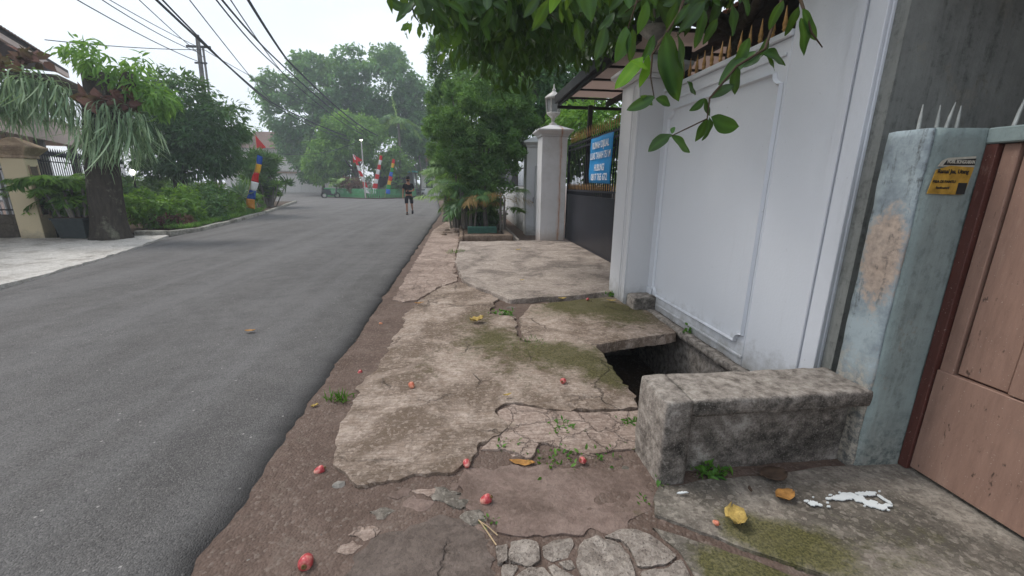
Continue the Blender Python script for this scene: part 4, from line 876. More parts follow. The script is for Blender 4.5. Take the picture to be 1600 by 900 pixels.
# ------------------------------------------------------------------ water apple tree reaching over the wall
jt = empty('water_apple_tree', (3.1, 4.6, 0), label='water apple tree with broad glossy leaves hanging over the white wall', cat='tree')
jo = Vector(jt.location)
mb = MB(); mb.tube(limb_path((3.1, 4.6, -.1), (3.0, 4.6, 3.2), .04, 7, 3), [.17, .15, .14, .13, .12, .11, .10], 10)
hubs = [(1.5,5.2,3.9),(.3,4.6,3.6),(2.2,3.2,3.5),(1.0,7.0,4.3),(2.6,6.4,4.4),(1.45,2.7,2.95),(2.14,2.6,3.0)]
for i, h_ in enumerate(hubs): mb.tube(limb_path((3.0, 4.6, 3.1), h_, .10, 7, 10+i), [.07, .06, .05, .04, .03, .02, .012], 7)
adopt(jt, mb.build('trunk', BARK, None, True))
TW = [[(2.14,2.6,2.99),(1.73,2.3,2.55),(1.57,2.18,2.19),(1.44,2.2,2.11),(1.31,2.2,1.95),(1.31,2.2,1.85),(1.12,2.2,1.76)],[(2.14,2.6,2.99),(1.66,2.1,2.39),(1.71,2.05,2.23),(1.78,2.05,2.17)],[(1.45,2.7,2.93),(1.17,2.35,2.39),(1.04,2.35,2.19),(1.04,2.35,2.08),(1.05,2.3,1.96)],[(1.45,2.7,2.93),(1.0,2.5,2.53),(.93,2.45,2.34)]]
for t in TW: adopt(jt, MB().tube(t, list(np.linspace(.010, .003, len(t))), 6).build('twig', TWIG, None, True))
NEAR = [(1.11,2.2,1.76,1.01,2.23,1.68),(1.12,2.2,1.76,1.27,2.23,1.69),(1.15,2.25,1.77,1.05,2.28,1.74),(1.12,2.2,1.77,1.15,2.23,1.81),(1.33,2.2,1.86,1.53,2.23,1.82),(1.32,2.2,1.86,1.33,2.23,1.74),(1.34,2.25,1.86,1.31,2.28,1.74),(1.31,2.25,1.96,1.25,2.28,1.9),(1.28,2.2,1.95,1.34,2.23,1.87),(1.44,2.2,2.11,1.47,2.23,1.98),(1.44,2.2,2.02,1.33,2.23,1.96),(1.54,2.15,2.16,1.73,2.18,2.14),(1.55,2.15,2.16,1.66,2.18,2.1),(1.57,2.2,2.17,1.49,2.23,2.12),(1.57,2.25,2.2,1.4,2.28,2.05),(1.64,2.05,2.33,1.8,2.08,2.22),(1.64,2.05,2.29,1.72,2.08,2.14),(1.66,2.1,2.36,1.65,2.13,2.24),(1.01,2.4,2.19,.87,2.43,2.03),(1.04,2.4,2.2,1.02,2.43,2.04),(.92,2.35,2.15,1.05,2.38,2.14),(1.08,2.3,2.28,1.23,2.33,1.96),(1.07,2.35,2.2,1.18,2.38,1.99),(1.14,2.3,2.29,1.26,2.33,2.08),(1.06,2.4,2.3,1.01,2.43,2.17),(.92,2.45,2.35,.88,2.48,2.18),(.96,2.45,2.34,.97,2.48,2.18),(1.2,2.3,2.42,1.13,2.33,2.33),(1.28,2.3,2.44,1.17,2.33,2.3),(1.01,2.4,2.46,.99,2.43,2.31),(1.05,2.3,1.97,.91,2.33,1.9),(.97,2.3,1.97,1.06,2.33,1.93),(1.06,2.3,1.96,1.16,2.33,1.93),(1.2,2.25,2.04,1.29,2.28,1.99),(1.61,2.15,2.4,1.59,2.18,2.28),(1.52,2.25,2.26,1.49,2.28,2.11),(1.59,2.2,2.25,1.56,2.23,2.15),(1.31,2.35,2.42,1.31,2.38,2.24),(1.39,2.35,2.38,1.35,2.38,2.26),(.85,2.6,2.4,.81,2.63,2.22),(.9,2.6,2.47,.82,2.63,2.38),(.73,2.8,2.5,.78,2.83,2.33),(1.18,2.4,2.47,1.16,2.43,2.3)]
YOUNG = {18, 19, 20}
def big_leaf(b, t, w, seed, mat, wide=.64):
    rr_ = random.Random(seed); b, t = Vector(b), Vector(t); L = (t-b).length; a = (t-b)/L
    nrm = Vector((rr_.uniform(-.5, .5), -1.0, rr_.uniform(-.1, .9))); s_ = a.cross(nrm).normalized(); nn_ = s_.cross(a)
    W_ = L*wide*w; K = 13; vs = []; curl = rr_.uniform(-.05, .22); fold = rr_.uniform(.05, .28); wav = rr_.uniform(0, 6); wa = rr_.uniform(.01, .035); sb = rr_.uniform(-.10, .10)
    for i in range(K):
        u = i/(K-1); hw = W_*.5*1.72*(max(0, u-.03)**.62)*((1-u)**.80) if 0 < u < 1 else 0.0015
        c = b+a*(L*u)-nn_*(curl*L*u*u)+s_*(sb*L*math.sin(math.pi*u))
        e1 = nn_*(hw*fold+wa*L*math.sin(u*11+wav)); e2 = nn_*(hw*fold+wa*L*math.sin(u*10+wav*1.7)); vs += [c-s_*hw+e1, c-s_*hw*.5+e1*.35, c, c+s_*hw*.5+e2*.35, c+s_*hw+e2]
    fs = [(i*5+k, i*5+k+1, i*5+k+6, i*5+k+5) for i in range(K-1) for k in range(4)]
    tt = rr_.random(); tint = np.tile([tt, tt*.8, min(1, tt+.45), tt*.8, tt], K)
    me = np_mesh('leaf', np.array(vs), np.array(fs), {'tint': tint}); return link('leaf', me, mat, None)
for i, q in enumerate(NEAR): adopt(jt, big_leaf(q[:3], q[3:], random.uniform(.85, 1.2), i, LF_YOUNG if i in YOUNG else LF_JAMBU))
rr = random.Random(77)
for i in range(150):          # more hanging leaves along the near twigs and the top of the near boughs
    x = rr.uniform(.55, 1.75); y = rr.uniform(2.35, 3.3); z = rr.uniform(2.52, 3.05)+(y-2.35)*.25
    d = Vector((rr.uniform(-1, 1), rr.uniform(-.4, .4), rr.uniform(-1.3, -.1))).normalized()*rr.uniform(.14, .22); adopt(jt, big_leaf((x, y, z), Vector((x, y, z))+d, rr.uniform(.85, 1.15), 900+i, LF_JAMBU if rr.random() < .95 else LF_YOUNG))
for i in range(60):           # sprays over the pavement further along
    x = rr.gauss(.05, .32); y = rr.uniform(3.4, 4.6); z = rr.uniform(2.78, 3.25)+(y-3.6)*.12+.05*abs(x)
    d = Vector((rr.uniform(-1, 1), rr.uniform(-.4, .4), rr.uniform(-1.2, .1))).normalized()*rr.uniform(.13, .2); adopt(jt, big_leaf((x, y, z), Vector((x, y, z))+d, rr.uniform(.85, 1.15), 1200+i, LF_JAMBU))
rr = random.Random(31)
for k in range(22):           # twigs that carry the loose sprays
    h_ = rr.choice([(1.45,2.7,2.95),(2.14,2.6,3.0),(1.5,3.6,3.45)]) if k < 14 else (.3,4.6,3.6)
    e_ = (rr.uniform(.6, 1.7), rr.uniform(2.4, 3.2), rr.uniform(2.55, 3.1)) if k < 14 else (rr.gauss(.05, .3), rr.uniform(3.5, 4.5), rr.uniform(2.85, 3.25))
    adopt(jt, MB().tube(limb_path(h_, e_, .12, 5, k), [.010, .008, .006, .005, .003], 5).build('twig', TWIG, None, True))
bl = [(1.3,5.6,3.62,1.1,1.3,.62),(.35,4.9,3.45,.8,.9,.48),(1.0,7.2,3.95,1.3,1.2,.8),(2.2,6.6,4.3,1.0,1.4,.6),(2.0,4.4,3.85,1.2,1.2,.5),(1.5,3.6,3.5,.8,.6,.4),(-.05,4.3,3.3,.5,.6,.32),(2.9,5.2,4.5,1.4,1.4,.7),(.2,6.4,3.95,.8,.9,.6),(3.2,3.4,4.4,1.0,1,.6),(1.9,2.6,3.5,.9,.5,.4),(.6,5.8,3.5,.7,.8,.5),(1.6,8.2,4.4,1.2,1,.8),(.3,8.2,4.5,1,1,.7)]
cr = crown('crown', bl, 11500, .17, .08, LF_JAMBU, None, clump=.3, per=16, shell=.3, droop=.9, upb=.4, tpl=T_LEAF, seed=51); adopt(jt, cr)

# ------------------------------------------------------------------ far side: fern tree, pot, pillar, fence, house
ft = empty('fern_tree', (-9.0, 11.75, 0), label='thick-trunked tree overgrown with hanging staghorn ferns', cat='tree')
mb = MB(); mb.tube([(0, 0, -.1), (.0, 0, .12), (.02, 0, .5), (.08, 0, 1.2), (.18, 0, 2.0), (.30, 0, 2.6), (.42, 0, 3.05)], [.52, .42, .36, .34, .33, .34, .36], 14)
for t in ([(.4, 0, 2.9), (.1, .1, 3.4), (-.5, .1, 3.75), (-1.3, .0, 3.8)], [(.4, 0, 2.9), (.55, 0, 3.5), (.62, .1, 3.95)], [(.4, 0, 2.9), (.85, .1, 3.4), (1.15, .1, 4.0)], [(.4, 0, 2.9), (.2, .2, 3.7), (.15, .2, 4.2)]): mb.tube(t, list(np.linspace(.26, .13, len(t))), 9)
mb.build('trunk', BARKD, ft, True)
rng = np.random.default_rng(5)
def fern(center, n, rad, length, seed, name='staghorn_fern', mat=LF_FERN, w=.030):
    g = np.random.default_rng(seed); c = np.array(center); k = 8; s = np.linspace(0, 1, k); P_ = []
    for i in range(int(n*1.5)):
        a = g.uniform(0, 6.283); out = np.array([math.cos(a), math.sin(a)*.8, 0]); L = length*g.uniform(.55, 1.15); sp_ = rad*g.uniform(.5, 1.3)
        st_ = c+g.normal(size=3)*np.array([.12, .12, .10])
        path = st_+out*(sp_*np.sqrt(s))[:, None]+np.array([0, 0, 1])*(.35*sp_*np.sin(s*2.2)-L*s**1.6)[:, None]+np.cumsum(g.normal(size=(k, 3))*.012, 0); P_.append(path)
        for _ in range(2):   # forked ends
            j = 4+int(g.integers(0, 2)); b_ = path[j]; dv = (path[-1]-path[j-1]); o_ = g.normal(size=3)*.22*np.array([1, 1, .4])
            P_.append(b_+np.outer(s, dv*g.uniform(.6, 1.1))+np.outer(s**1.3, o_*L))
    strips(name, np.array(P_), w*np.array([.5, .9, 1, 1, .95, .8, .6, .2]), g.random(len(P_)), mat, ft)
fern((-1.35, -.1, 3.72), 60, .45, 1.0, 1); fern((-.75, -.2, 3.72), 60, .45, 1.0, 2); fern((-1.75, 0, 3.55), 40, .4, .9, 3); fern((-.2, -.3, 3.55), 44, .35, .9, 4)
fern((.75, -.25, 3.15), 76, .42, 1.25, 5); fern((1.15, -.1, 3.0), 40, .38, 1.0, 6); fern((.45, -.38, 2.85), 40, .25, 1.0, 7)
for i, c in enumerate([(-1.5, -.05, 3.95), (-.75, -.1, 4.15), (-1.9, -.05, 3.75), (.5, -.3, 3.2), (1.0, -.1, 3.25)]):
    g = np.random.default_rng(60+i); n = 34; P_ = np.array(c)+g.normal(size=(n, 3))*.09; A_ = unit(g.normal(size=(n, 3))*np.array([1, 1, .55])+np.array([0, -.2, .45]))
    link('shield_frond', leaf_mesh('shield_frond', P_, A_, g.normal(size=(n, 3))+np.array([0, -1, .5]), .34*(.6+.6*g.random(n)), .19, g.random(n), T_LEAF), LF_BROWNF, ft)
crown('crown', [(.1,.2,4.35,.55,.5,.35),(.75,.1,4.15,.5,.5,.35),(1.35,.1,4.1,.45,.4,.3),(1.2,.1,3.6,.55,.4,.4),(.75,0,3.7,.4,.4,.3),(1.6,.2,3.5,.4,.4,.4)], 1000, .25, .06, LF_LIGHT, ft, clump=.2, per=14, shell=.3, droop=.9, upb=.4, tpl=T_LEAF, seed=61)
crown('crown', [(-1.9,.5,4.0,.5,.4,.3)], 200, .24, .06, LF_LIGHT, ft, clump=.22, per=16, droop=.9, tpl=T_LEAF, seed=62)

POT = m_plain('black_pot', S(58, 66, 66), .55, .4, var=.15)
po = empty('planter_pot', (-9.85, 12.0, .05), label='black square planter pot beside the fern-covered trunk', cat='planter')
MB().frustum(0, 0, 0, .46, .30, .30, .36, .36).build('body', POT, po, bevel=.01); MB().box(-.385, .385, -.385, .385, .4605, .51).build('rim', POT, po, bevel=.012); MB().box(-.33, .33, -.33, .33, .511, .525).build('soil', DARKSOIL, po)
palm_clump('potted_palm', (-9.85, 12.0, .57), 'bushy fresh green palm growing in the black pot', 44, .1, .9, .95, LF_SHRUB, None, 71, ll=.34, lw=.05)
palm_clump('garden_palm', (-10.6, 12.7, 0), 'yellow-green feathery palm in front of the spear-topped fence', 40, .4, 1.5, .95, LF_SHRUB, None, 72, ll=.34, lw=.05)

CREAM = m_white('cream_pillar_paint', S(216, 200, 166), S(180, 150, 110), .4); SANDST = m_concrete('sandstone_cap', S(196, 172, 146), S(170, 146, 122), S(128, 106, 88), streak=0, cracks=0)
BROWNT = m_plain('brown_tile', S(104, 92, 78), .6, var=.2, scale=12)
FA = R(21)
gp = empty('gate_pillar', (-10.92, 12.05, 0), FA*.6, label='cream gate pillar with a pyramid cap and brown tile inlay', cat='pillar')
MB().box(-.23, .23, -.23, .23, -.1, 2.0).build('shaft', CREAM, gp, bevel=.01); MB().box(-.27, .27, -.27, .27, 2.001, 2.08).build('necking', SANDST, gp, bevel=.01)
MB().frustum(0, 0, 2.081, 2.24, .27, .27, .40, .40).build('cornice', SANDST, gp); MB().box(-.41, .41, -.41, .41, 2.2405, 2.29).build('cap_edge', SANDST, gp, bevel=.008); MB().frustum(0, 0, 2.2905, 2.50, .38, .38, .05, .05).build('cap', SANDST, gp)
for k in range(5): MB().box(.2305, .245, -.12, .12, .62+k*.24, .85+k*.24).build('tile', BROWNT, gp, bevel=.004)
MB().box(.2305, .250, -.16, -.125, .58, 1.84).build('trim', SANDST, gp); MB().box(.2305, .250, .125, .16, .58, 1.84).build('trim', SANDST, gp)
MB().tube([(-.1, 0, 2.45), (-.12, 0, 2.62)], .006, 5).build('spike', DSTEEL, gp)
STONEW = m_concrete('mossy_stone_wall', S(112, 104, 92), S(84, 78, 70), S(58, 54, 48), streak=0, cracks=1, crack_scale=3.5)
sl = empty('garden_wall', (-11.0, 12.3, 0), FA, label='low mossy stone wall beside the cream pillar', cat='wall')
rough_box('wall_face', -.12, .12, .05, 9, -.1, .95, STONEW, sl, amp=.02, cell=.12, rnd=.02); rough_box('coping', -.15, .15, .05, 9, .951, 1.02, STONEW, sl, amp=.008, cell=.2, rnd=.015)
sl2 = empty('garden_wall', (-12.2, 12.1, 0), 0, label='dark brown stone dwarf wall under the white side gate', cat='wall'); rough_box('wall_face', -1.2, 1.03, -.1, .1, -.1, .62, STONEW, sl2, amp=.02, cell=.12, rnd=.02)
wg = empty('side_gate', (-12.2, 12.1, .62), label='white barred gate beyond the cream pillar', cat='gate')
for k in range(16): MB().box(-1.05+k*.13, -1.02+k*.13, -.015, .015, 0, 1.2).build('bar', WHITE2, wg)
for z in (.1, .6, 1.1): MB().box(-1.1, 1.0, -.02-.002*z, .02+.002*z, z, z+.035).build('rail', BLACKMETAL, wg)
lf = empty('fence', (-11.0, 12.3, 1.02), FA, label='black spear-topped railing along the mossy stone wall', cat='fence')
pk = MB().tube([(0, 0, 0), (0, 0, 1.1)], .011, 5).mesh('bar'); hd = MB().lathe(0, 0, [(.008, 1.08), (.035, 1.16), (.03, 1.2), (.003, 1.34)], 6).mesh('spear_tip'); 
for k in range(52): link('bar', pk, BLACKMETAL, lf, (0, .2+k*.14, 0)); link('spear_tip', hd, LAMPW if k % 1 else BLACKMETAL, lf, (0, .2+k*.14, 0))
for z in (.15, .95): MB().box(-.012, .012, .1, 7.6, z, z+.03).build('rail', BLACKMETAL, lf)

# pink house
PINK = m_white('pinkish_house_paint', S(214, 192, 182), S(150, 126, 116), .3); OCHRE = m_white('ochre_house_paint', S(216, 182, 140), S(150, 116, 76), .3); PORCH = m_plain('porch_wall', S(126, 122, 114), .9, var=.1, scale=2)
ph = empty('house', (-13.4, 13.6, 0), R(25), label='pinkish two-storey house with brown tiled eaves behind the fern tree', cat='house')
MB().box(-.35, 0, -7, 10, 2.95, 3.80).build('balcony_band', PINK, ph, bevel=.01); MB().box(-3.2, -.351, -7, 10, 3.0, 3.15).build('balcony_floor', PINK, ph); MB().box(-3.4, -3.2, -7, 10, -.1, 6.45).build('wall', OCHRE, ph)
MB().box(-9, -3.41, -7, 10, -.1, 6.45).build('rear_block', OCHRE, ph); MB().box(-.06, .03, -7, 10, 3.801, 3.86).build('band_coping', CREAM, ph)
for y in (-5, -1.5, 2, 5.5, 9): MB().box(-.33, -.08, y-.12, y+.12, -.1, 2.949).build('porch_column', PORCH, ph)
for y in (-4.2, -.6, 3, 6.6):
    for z0, z1 in ((.9, 2.2), (4.0, 5.4)):
        w_ = MB().box(-3.199, -3.14, y-.7, y+.7, z0, z1).build('window', LAMPW, ph); MB().box(-3.139, -3.125, y-.6, y+.6, z0+.1, z1-.1).build('pane', GLASS, w_)
MB().prism([(-.1, 6.28), (-.1, 6.40), (-5.6, 9.0), (-11, 6.4), (-11, 6.28)], 'y', -7.6, 10.6).build('roof', ROOFT, ph)
tm2 = MB().prism([(-.12, 0), (-.12, .02), (-.05, .04), (.0, .055), (.05, .04), (.12, .02), (.12, 0)], 'x', -.36, .05).mesh('roof_tile'); BROWNR = m_plain('brown_roof_tile', S(112, 88, 76), .85, var=.25, scale=5)
for r_ in range(4):
    for k in range(42):
        t = link('roof_tile', tm2, BROWNR, ph, (-.02-r_*.30, -2.5+k*.25, 6.41+r_*.142)); t.rotation_euler = (0, R(25.3), 0)
MB().box(-.22, -.101, -7.6, 10.6, 6.08, 6.27).build('fascia', PINK, ph)

# garden bed with kerb
KERB = m_concrete('kerb_concrete', S(186, 182, 172), S(148, 144, 134), S(100, 96, 86), streak=0, cracks=.5)
GRASS = m_leaf('grass', S(84, 134, 56), S(150, 190, 92), .35)
bedp = [(-8.15,12.5),(-7.95,13.3),(-8.25,15.2),(-8.62,17.4),(-9.7,22.5),(-10.7,26.3),(-12.4,33.0),(-14.5,33.5),(-15.5,25),(-12,14),(-10.8,12.6)]
slab('garden_bed', bedp, .10, .2, DARKSOIL, None, res=.2, jag=.02, amp=.04, seed=70, step=.3, kind='structure')
kb = empty('kerb', kind='structure')
kp = [Vector((x, y, 0)) for x, y in [(-8.9,12.42),(-8.10,12.45),(-7.88,13.3),(-8.18,15.2),(-8.55,17.4),(-9.63,22.5),(-10.63,26.3),(-12.3,33.0)]]
for a, b in zip(kp, kp[1:]):
    nseg = max(1, round((b-a).length/.9))
    for j in range(nseg):
        p0, p1 = a+(b-a)*(j/nseg), a+(b-a)*((j+.97)/nseg); d = (p1-p0).normalized(); s_ = Vector((-d.y, d.x, 0))*.07
        mb = MB(); h = .15+random.uniform(-.015, .015)
        mb.add([p0+s_, p0-s_, p1-s_, p1+s_]+[q+Vector((0, 0, h)) for q in (p0+s_, p0-s_, p1-s_, p1+s_)], [(3,2,1,0),(4,5,6,7),(0,1,5,4),(1,2,6,5),(2,3,7,6),(3,0,4,7)]); mb.build('kerb_stone', KERB, kb, bevel=.015)
# lawn strip
rng = np.random.default_rng(8); n = 9000; y = rng.uniform(13.3, 22, n); x = np.interp(y, [13.3, 17.4, 22.5], [-8.05, -8.75, -9.85])-.05-rng.random(n)**1.5*1.0
A_ = unit(rng.normal(size=(n, 3))*.45+np.array([0, 0, 1])); link('grass', leaf_mesh('grass', np.column_stack([x, y, np.full(n, .12)]), A_, rng.normal(size=(n, 3)), .11+.07*rng.random(n), .03, rng.random(n)), GRASS, None, kind='stuff', label='short green grass along the garden kerb')

# second tree and shrubs in the bed
tree('mango_tree', (-12.2, 20.0, 0), (-12.1, 20, 1.7), .3, .24, [(-13, 20, 3), (-11.2, 20, 3.2), (-12, 20.4, 4.2), (-12.8, 20.5, 4)], [(-12.4,20,3.6,1.5,1.3,1.3),(-10.9,19.9,3.3,1.4,1.2,1.1),(-11.7,20,4.8,1.4,1.2,1.1),(-13.2,20.2,4.2,1.2,1.2,1.1),(-10.3,20,2.6,1.0,1,.8),(-12.6,20,2.4,1.3,1,.7),(-10.2,20.2,4.0,1,1,.8),(-11.3,19.6,2.2,1.2,.9,.6)], 19000, .24, .075, LF_DARK, BARKD, 'dense round-crowned dark tree in the kerbside garden', seed=81, clump=.36, per=24, droop=.5)
shrub('shrub', (-9.0,14.6,.1), [(-9.0,14.6,.55,.6,.5,.5),(-9.3,15.2,.8,.5,.5,.5)], 1700, .16, .07, LF_SHRUB, 'leafy green shrub growing close behind the fern-covered trunk', seed=82, clump=.2)
shrub('shrub', (-9.3,13.6,.1), [(-9.3,13.6,.7,.45,.4,.6),(-9.0,13.9,.5,.4,.4,.4)], 1500, .15, .06, LF_SHRUB, 'upright green shrub hiding the foot of the globe lamp', seed=96, clump=.2)
shrub('shrub', (-8.7,13.8,.1), [(-8.75,13.8,.3,.45,.4,.22)], 700, .12, .04, LF_BROWNF, 'low reddish-brown ground shrub at the foot of the fern-covered trunk', seed=83, clump=.15)
shrub('shrub', (-9.3,16.2,.1), [(-9.3,16.2,.55,.8,.7,.5),(-9.6,16.8,.85,.7,.6,.5)], 2200, .15, .06, LF_DARK, 'wide dark green shrub behind the lawn strip', seed=84, clump=.22)
shrub('shrub', (-9.9,18.0,.1), [(-9.7,18.0,.5,.7,.7,.45),(-10.2,18.4,.9,.7,.7,.5)], 2200, .15, .06, LF_SHRUB, 'mid green shrub under the round-crowned dark tree', seed=85, clump=.22)
shrub('shrub', (-9.95,20.6,.1), [(-9.75,20.6,.55,.6,.6,.5),(-10.0,21,.9,.5,.5,.4)], 2200, .13, .05, LF_LIGHT, 'bright yellow-green clipped shrub beside the coloured banner', seed=86, clump=.16)
shrub('shrub', (-11.2,22.5,.1), [(-11.1,22.5,.6,.7,.7,.5)], 1600, .16, .06, LF_DARK, 'dark shrub between the clipped shrub and the dracaena', seed=87, clump=.2)
def spiky(name, base, n, L, W_, mat, label, seed, h=.0, heads=1, sp=.3):
    e = empty(name, base, label=label, cat='plant'); g = np.random.default_rng(seed); Ps = []; As = []; mb = MB()
    for k in range(heads):
        c = np.array([g.normal()*sp, g.normal()*sp, h*g.uniform(.4, 1.1)]); mb.tube([(c[0]*.4, c[1]*.4, -.05), tuple(c)], .03, 6); m = n//heads
        Ps.append(c+g.normal(size=(m, 3))*.03); As.append(unit(g.normal(size=(m, 3))*np.array([1, 1, .6])+np.array([0, 0, .55])))
    mb.build('stem', BARKG, e); P_ = np.vstack(Ps); A_ = np.vstack(As); link('leaves', leaf_mesh('leaves', P_, A_, np.cross(A_, g.normal(size=A_.shape)), L*(.7+.5*g.random(len(P_))), W_, g.random(len(P_)), T_LEAF), mat, e); return e
spiky('pandan_plant', (-10.6, 19.0, .1), 160, .75, .06, LF_FERN, 'grey-green spiky pandan beside the round-crowned tree trunk', 91, .9, 4, .4)
spiky('pandan_plant', (-9.9, 15.6, .1), 90, .6, .05, LF_SHRUB, 'spiky green plant with arching leaves behind the dark shrub', 92, .5, 3, .3)
spiky('dracaena', (-11.4, 26.2, .1), 2000, .62, .07, LF_DARK, 'large dark dracaena thicket at the road junction', 93, 2.6, 34, .55)
spiky('dracaena', (-11.0, 25.2, .1), 700, .45, .06, LF_SHRUB, 'shorter green dracaena in front of the dark thicket', 94, 1.3, 14, .45)
shrub('hedge', (-13.4,20,0), [(-13.0+k*-.75, 17.0+k*2.1, .9, 1.0, 1.2, .9) for k in range(6)], 8000, .2, .08, LF_DARK, 'dark hedge in front of the pinkish house', seed=95, clump=.3, cat='hedge')
# garden lamp globe
GLOBE = Mat('lit_globe', .4); GLOBE.b.inputs['Emission Color'].default_value = (1, .97, .9, 1); GLOBE.b.inputs['Emission Strength'].default_value = 2.2; GLOBE.color(S(240, 238, 230)); GLOBE = GLOBE.m
gl = empty('garden_lamp', (-9.9, 14.2, .1), label='lit white globe lamp on a short post behind the fern tree', cat='lamp'); MB().tube([(0, 0, -.05), (0, 0, 1.55)], .025, 8).build('post', DSTEEL, gl); MB().lathe(0, 0, [(.03, 1.55)]+[(.08*math.sin(t), 1.64-.08*math.cos(t)) for t in np.linspace(.3, 3.0, 9)], 14).build('globe', GLOBE, gl, True)

# ------------------------------------------------------------------ festive banners
CLOTH = {c: m_plain('cloth_'+c, S(*v), .8, .1, var=.07, scale=5) for c, v in dict(blue=(38, 84, 170), yellow=(226, 172, 60), red=(204, 44, 44), white=(226, 226, 224), orange=(206, 140, 60), green=(52, 150, 70), sky=(60, 110, 200)).items()}
BAMBOO = m_plain('bamboo', S(176, 160, 120), .6, var=.15, scale=6)
def banner(base, top, bend, cols, wid, label, name='festive_banner', sag=0.0, side=1, pen=None):
    e = empty(name, base, label=label, cat='banner', group='tall festive banners'); b = Vector(base); t = Vector(top)-b
    N_ = 24; path = [t*u+Vector((bend*math.sin(u*math.pi/2)**3, 0, -abs(bend)*.25*u**4)) for u in [i/N_ for i in range(N_+1)]]
    MB().tube(path, list(np.linspace(.022, .008, N_+1)), 6).build('pole', BAMBOO, e)
    n = len(cols); seg = (N_-3)/n
    for i, c in enumerate(cols):
        mb = MB(); K = 7; vs = []
        for j in range(K):
            u = (3+(i+j/(K-1))*seg)/N_; q = t*u+Vector((bend*math.sin(u*math.pi/2)**3, 0, -abs(bend)*.25*u**4)); w_ = wid*(1.05-.55*u)*(1+.05*math.sin(u*22+i))
            for v in (0, .35, .7, 1): vs.append(q+Vector((side*w_*v, .04*math.sin(v*5+u*18), -.06*v-.02*math.sin(u*14)*v)))
        mb.add(vs, [(j*4+k, j*4+k+1, (j+1)*4+k+1, (j+1)*4+k) for j in range(K-1) for k in range(3)]); o = mb.build('cloth_panel', CLOTH[c], e, True); md = o.modifiers.new('thickness', 'SOLIDIFY'); md.thickness = .006
    if pen:
        q = path[-1]; o = MB().add([q, q+Vector((.9*side, .05, -.55)), q+Vector((-.02, 0, -.75))], [(0, 1, 2)]).build('pennant', CLOTH[pen], e); md = o.modifiers.new('thickness', 'SOLIDIFY'); md.thickness = .006
    return e
banner((-9.42, 19.4, .1), (-8.75, 19.4, 2.65), .2, ['orange', 'blue', 'white', 'red', 'yellow', 'blue'], .42, 'banner of blue, white, red and yellow bands in the kerbside garden', side=.85)
banner((-8.9, 41.0, .1), (-9.6, 41, 4.1), -.25, ['white', 'red', 'white', 'red', 'white', 'red', 'white'], .40, 'red and white banner with a red pennant leaning beside the street lamp', pen='red')
banner((-8.55, 41.1, .1), (-7.6, 41.1, 4.05), .15, ['white', 'red', 'white', 'red', 'white', 'red', 'white', 'red'], .45, 'red and white striped banner leaning away from the street lamp')
banner((-7.3, 41.3, .1), (-6.5, 41.3, 3.75), .15, ['sky', 'green', 'yellow', 'red', 'sky', 'green', 'yellow', 'red'], .42, 'rainbow striped banner above the green fence')
rp_ = empty('flag', (-13.1, 29.5, .1), label='small red flag on a leaning pole by the dracaena', cat='flag'); MB().tube([(0, 0, 0), (.1, 0, 4.3)], [.02, .012], 6).build('pole', BAMBOO, rp_)
fl = MB().add([(.1, 0, 4.3), (.62, .1, 3.55), (.35, .05, 3.45), (.09, 0, 3.5), (.06, 0.02, 3.6)], [(0, 1, 2), (0, 2, 3), (0, 3, 4)]).build('cloth', CLOTH['red'], rp_); fl.modifiers.new('thickness', 'SOLIDIFY').thickness = .006

# ------------------------------------------------------------------ island with green fence, street lamp, scooters
GREENF = m_plain('green_fence_paint', S(92, 166, 112), .6, var=.1)
isl = slab('island_bed', [(-14.4,52),(-13.3,44),(-9.2,40.6),(-7.6,40.7),(-5.3,43.5),(-4.9,56),(-14,56)], .12, .25, DARKSOIL, None, res=.4, jag=.02, amp=.03, seed=90, step=.5, kind='structure')
gf = empty('fence', (-9, 42, .12), label='low green picket fence round the corner garden at the junction', cat='fence')
fp = [(-14.2,46.0),(-13.1,44.2),(-9.15,41.0),(-7.65,41.1),(-5.5,43.8),(-5.1,50)]
pk2 = MB().box(-.045, .045, -.012, .012, 0, .85).mesh('picket')
for a, b in zip(fp, fp[1:]):
    a, b = Vector((*a, .1)), Vector((*b, .1)); L = (b-a).length; m = int(L/.16); ang = math.atan2(b.y-a.y, b.x-a.x)
    for j in range(m): o = link('picket', pk2, GREENF, None, a+(b-a)*(j/m)); o.rotation_euler = (0, 0, ang); adopt(gf, o)
    for z in (.25, .7):
        o = MB().box(0, L, .013, .05, z, z+.07).build('rail', GREENF, None, loc=a); o.rotation_euler = (0, 0, ang); adopt(gf, o)
sl_ = empty('street_lamp', (-8.95, 40.75, .1), label='white street lamp post with a lit head between the striped banners', cat='street lamp')
MB().tube([(0, 0, -.1), (0, 0, 5.2)], [.06, .045], 8).build('pole', LAMPW, sl_); MB().lathe(0, 0, [(.05, 5.2), (.13, 5.26), (.13, 5.32), (.05, 5.38)], 10).build('fitting', DSTEEL, sl_)
BULB = Mat('lit_bulb', .4); BULB.b.inputs['Emission Color'].default_value = (1, .95, .85, 1); BULB.b.inputs['Emission Strength'].default_value = 5; BULB.color(S(240, 238, 230)); BULB = BULB.m
MB().lathe(0, 0, [(.02, 5.10), (.10, 5.12), (.13, 5.18), (.11, 5.199)], 10).build('bulb', BULB, sl_)
RUBBER = m_plain('rubber', S(34, 34, 35), .85, var=.1); PAINTD = m_plain('scooter_paint', S(60, 62, 66), .35, .5, var=.1); PAINTW = m_plain('scooter_white', S(196, 196, 196), .35, .5, var=.05)
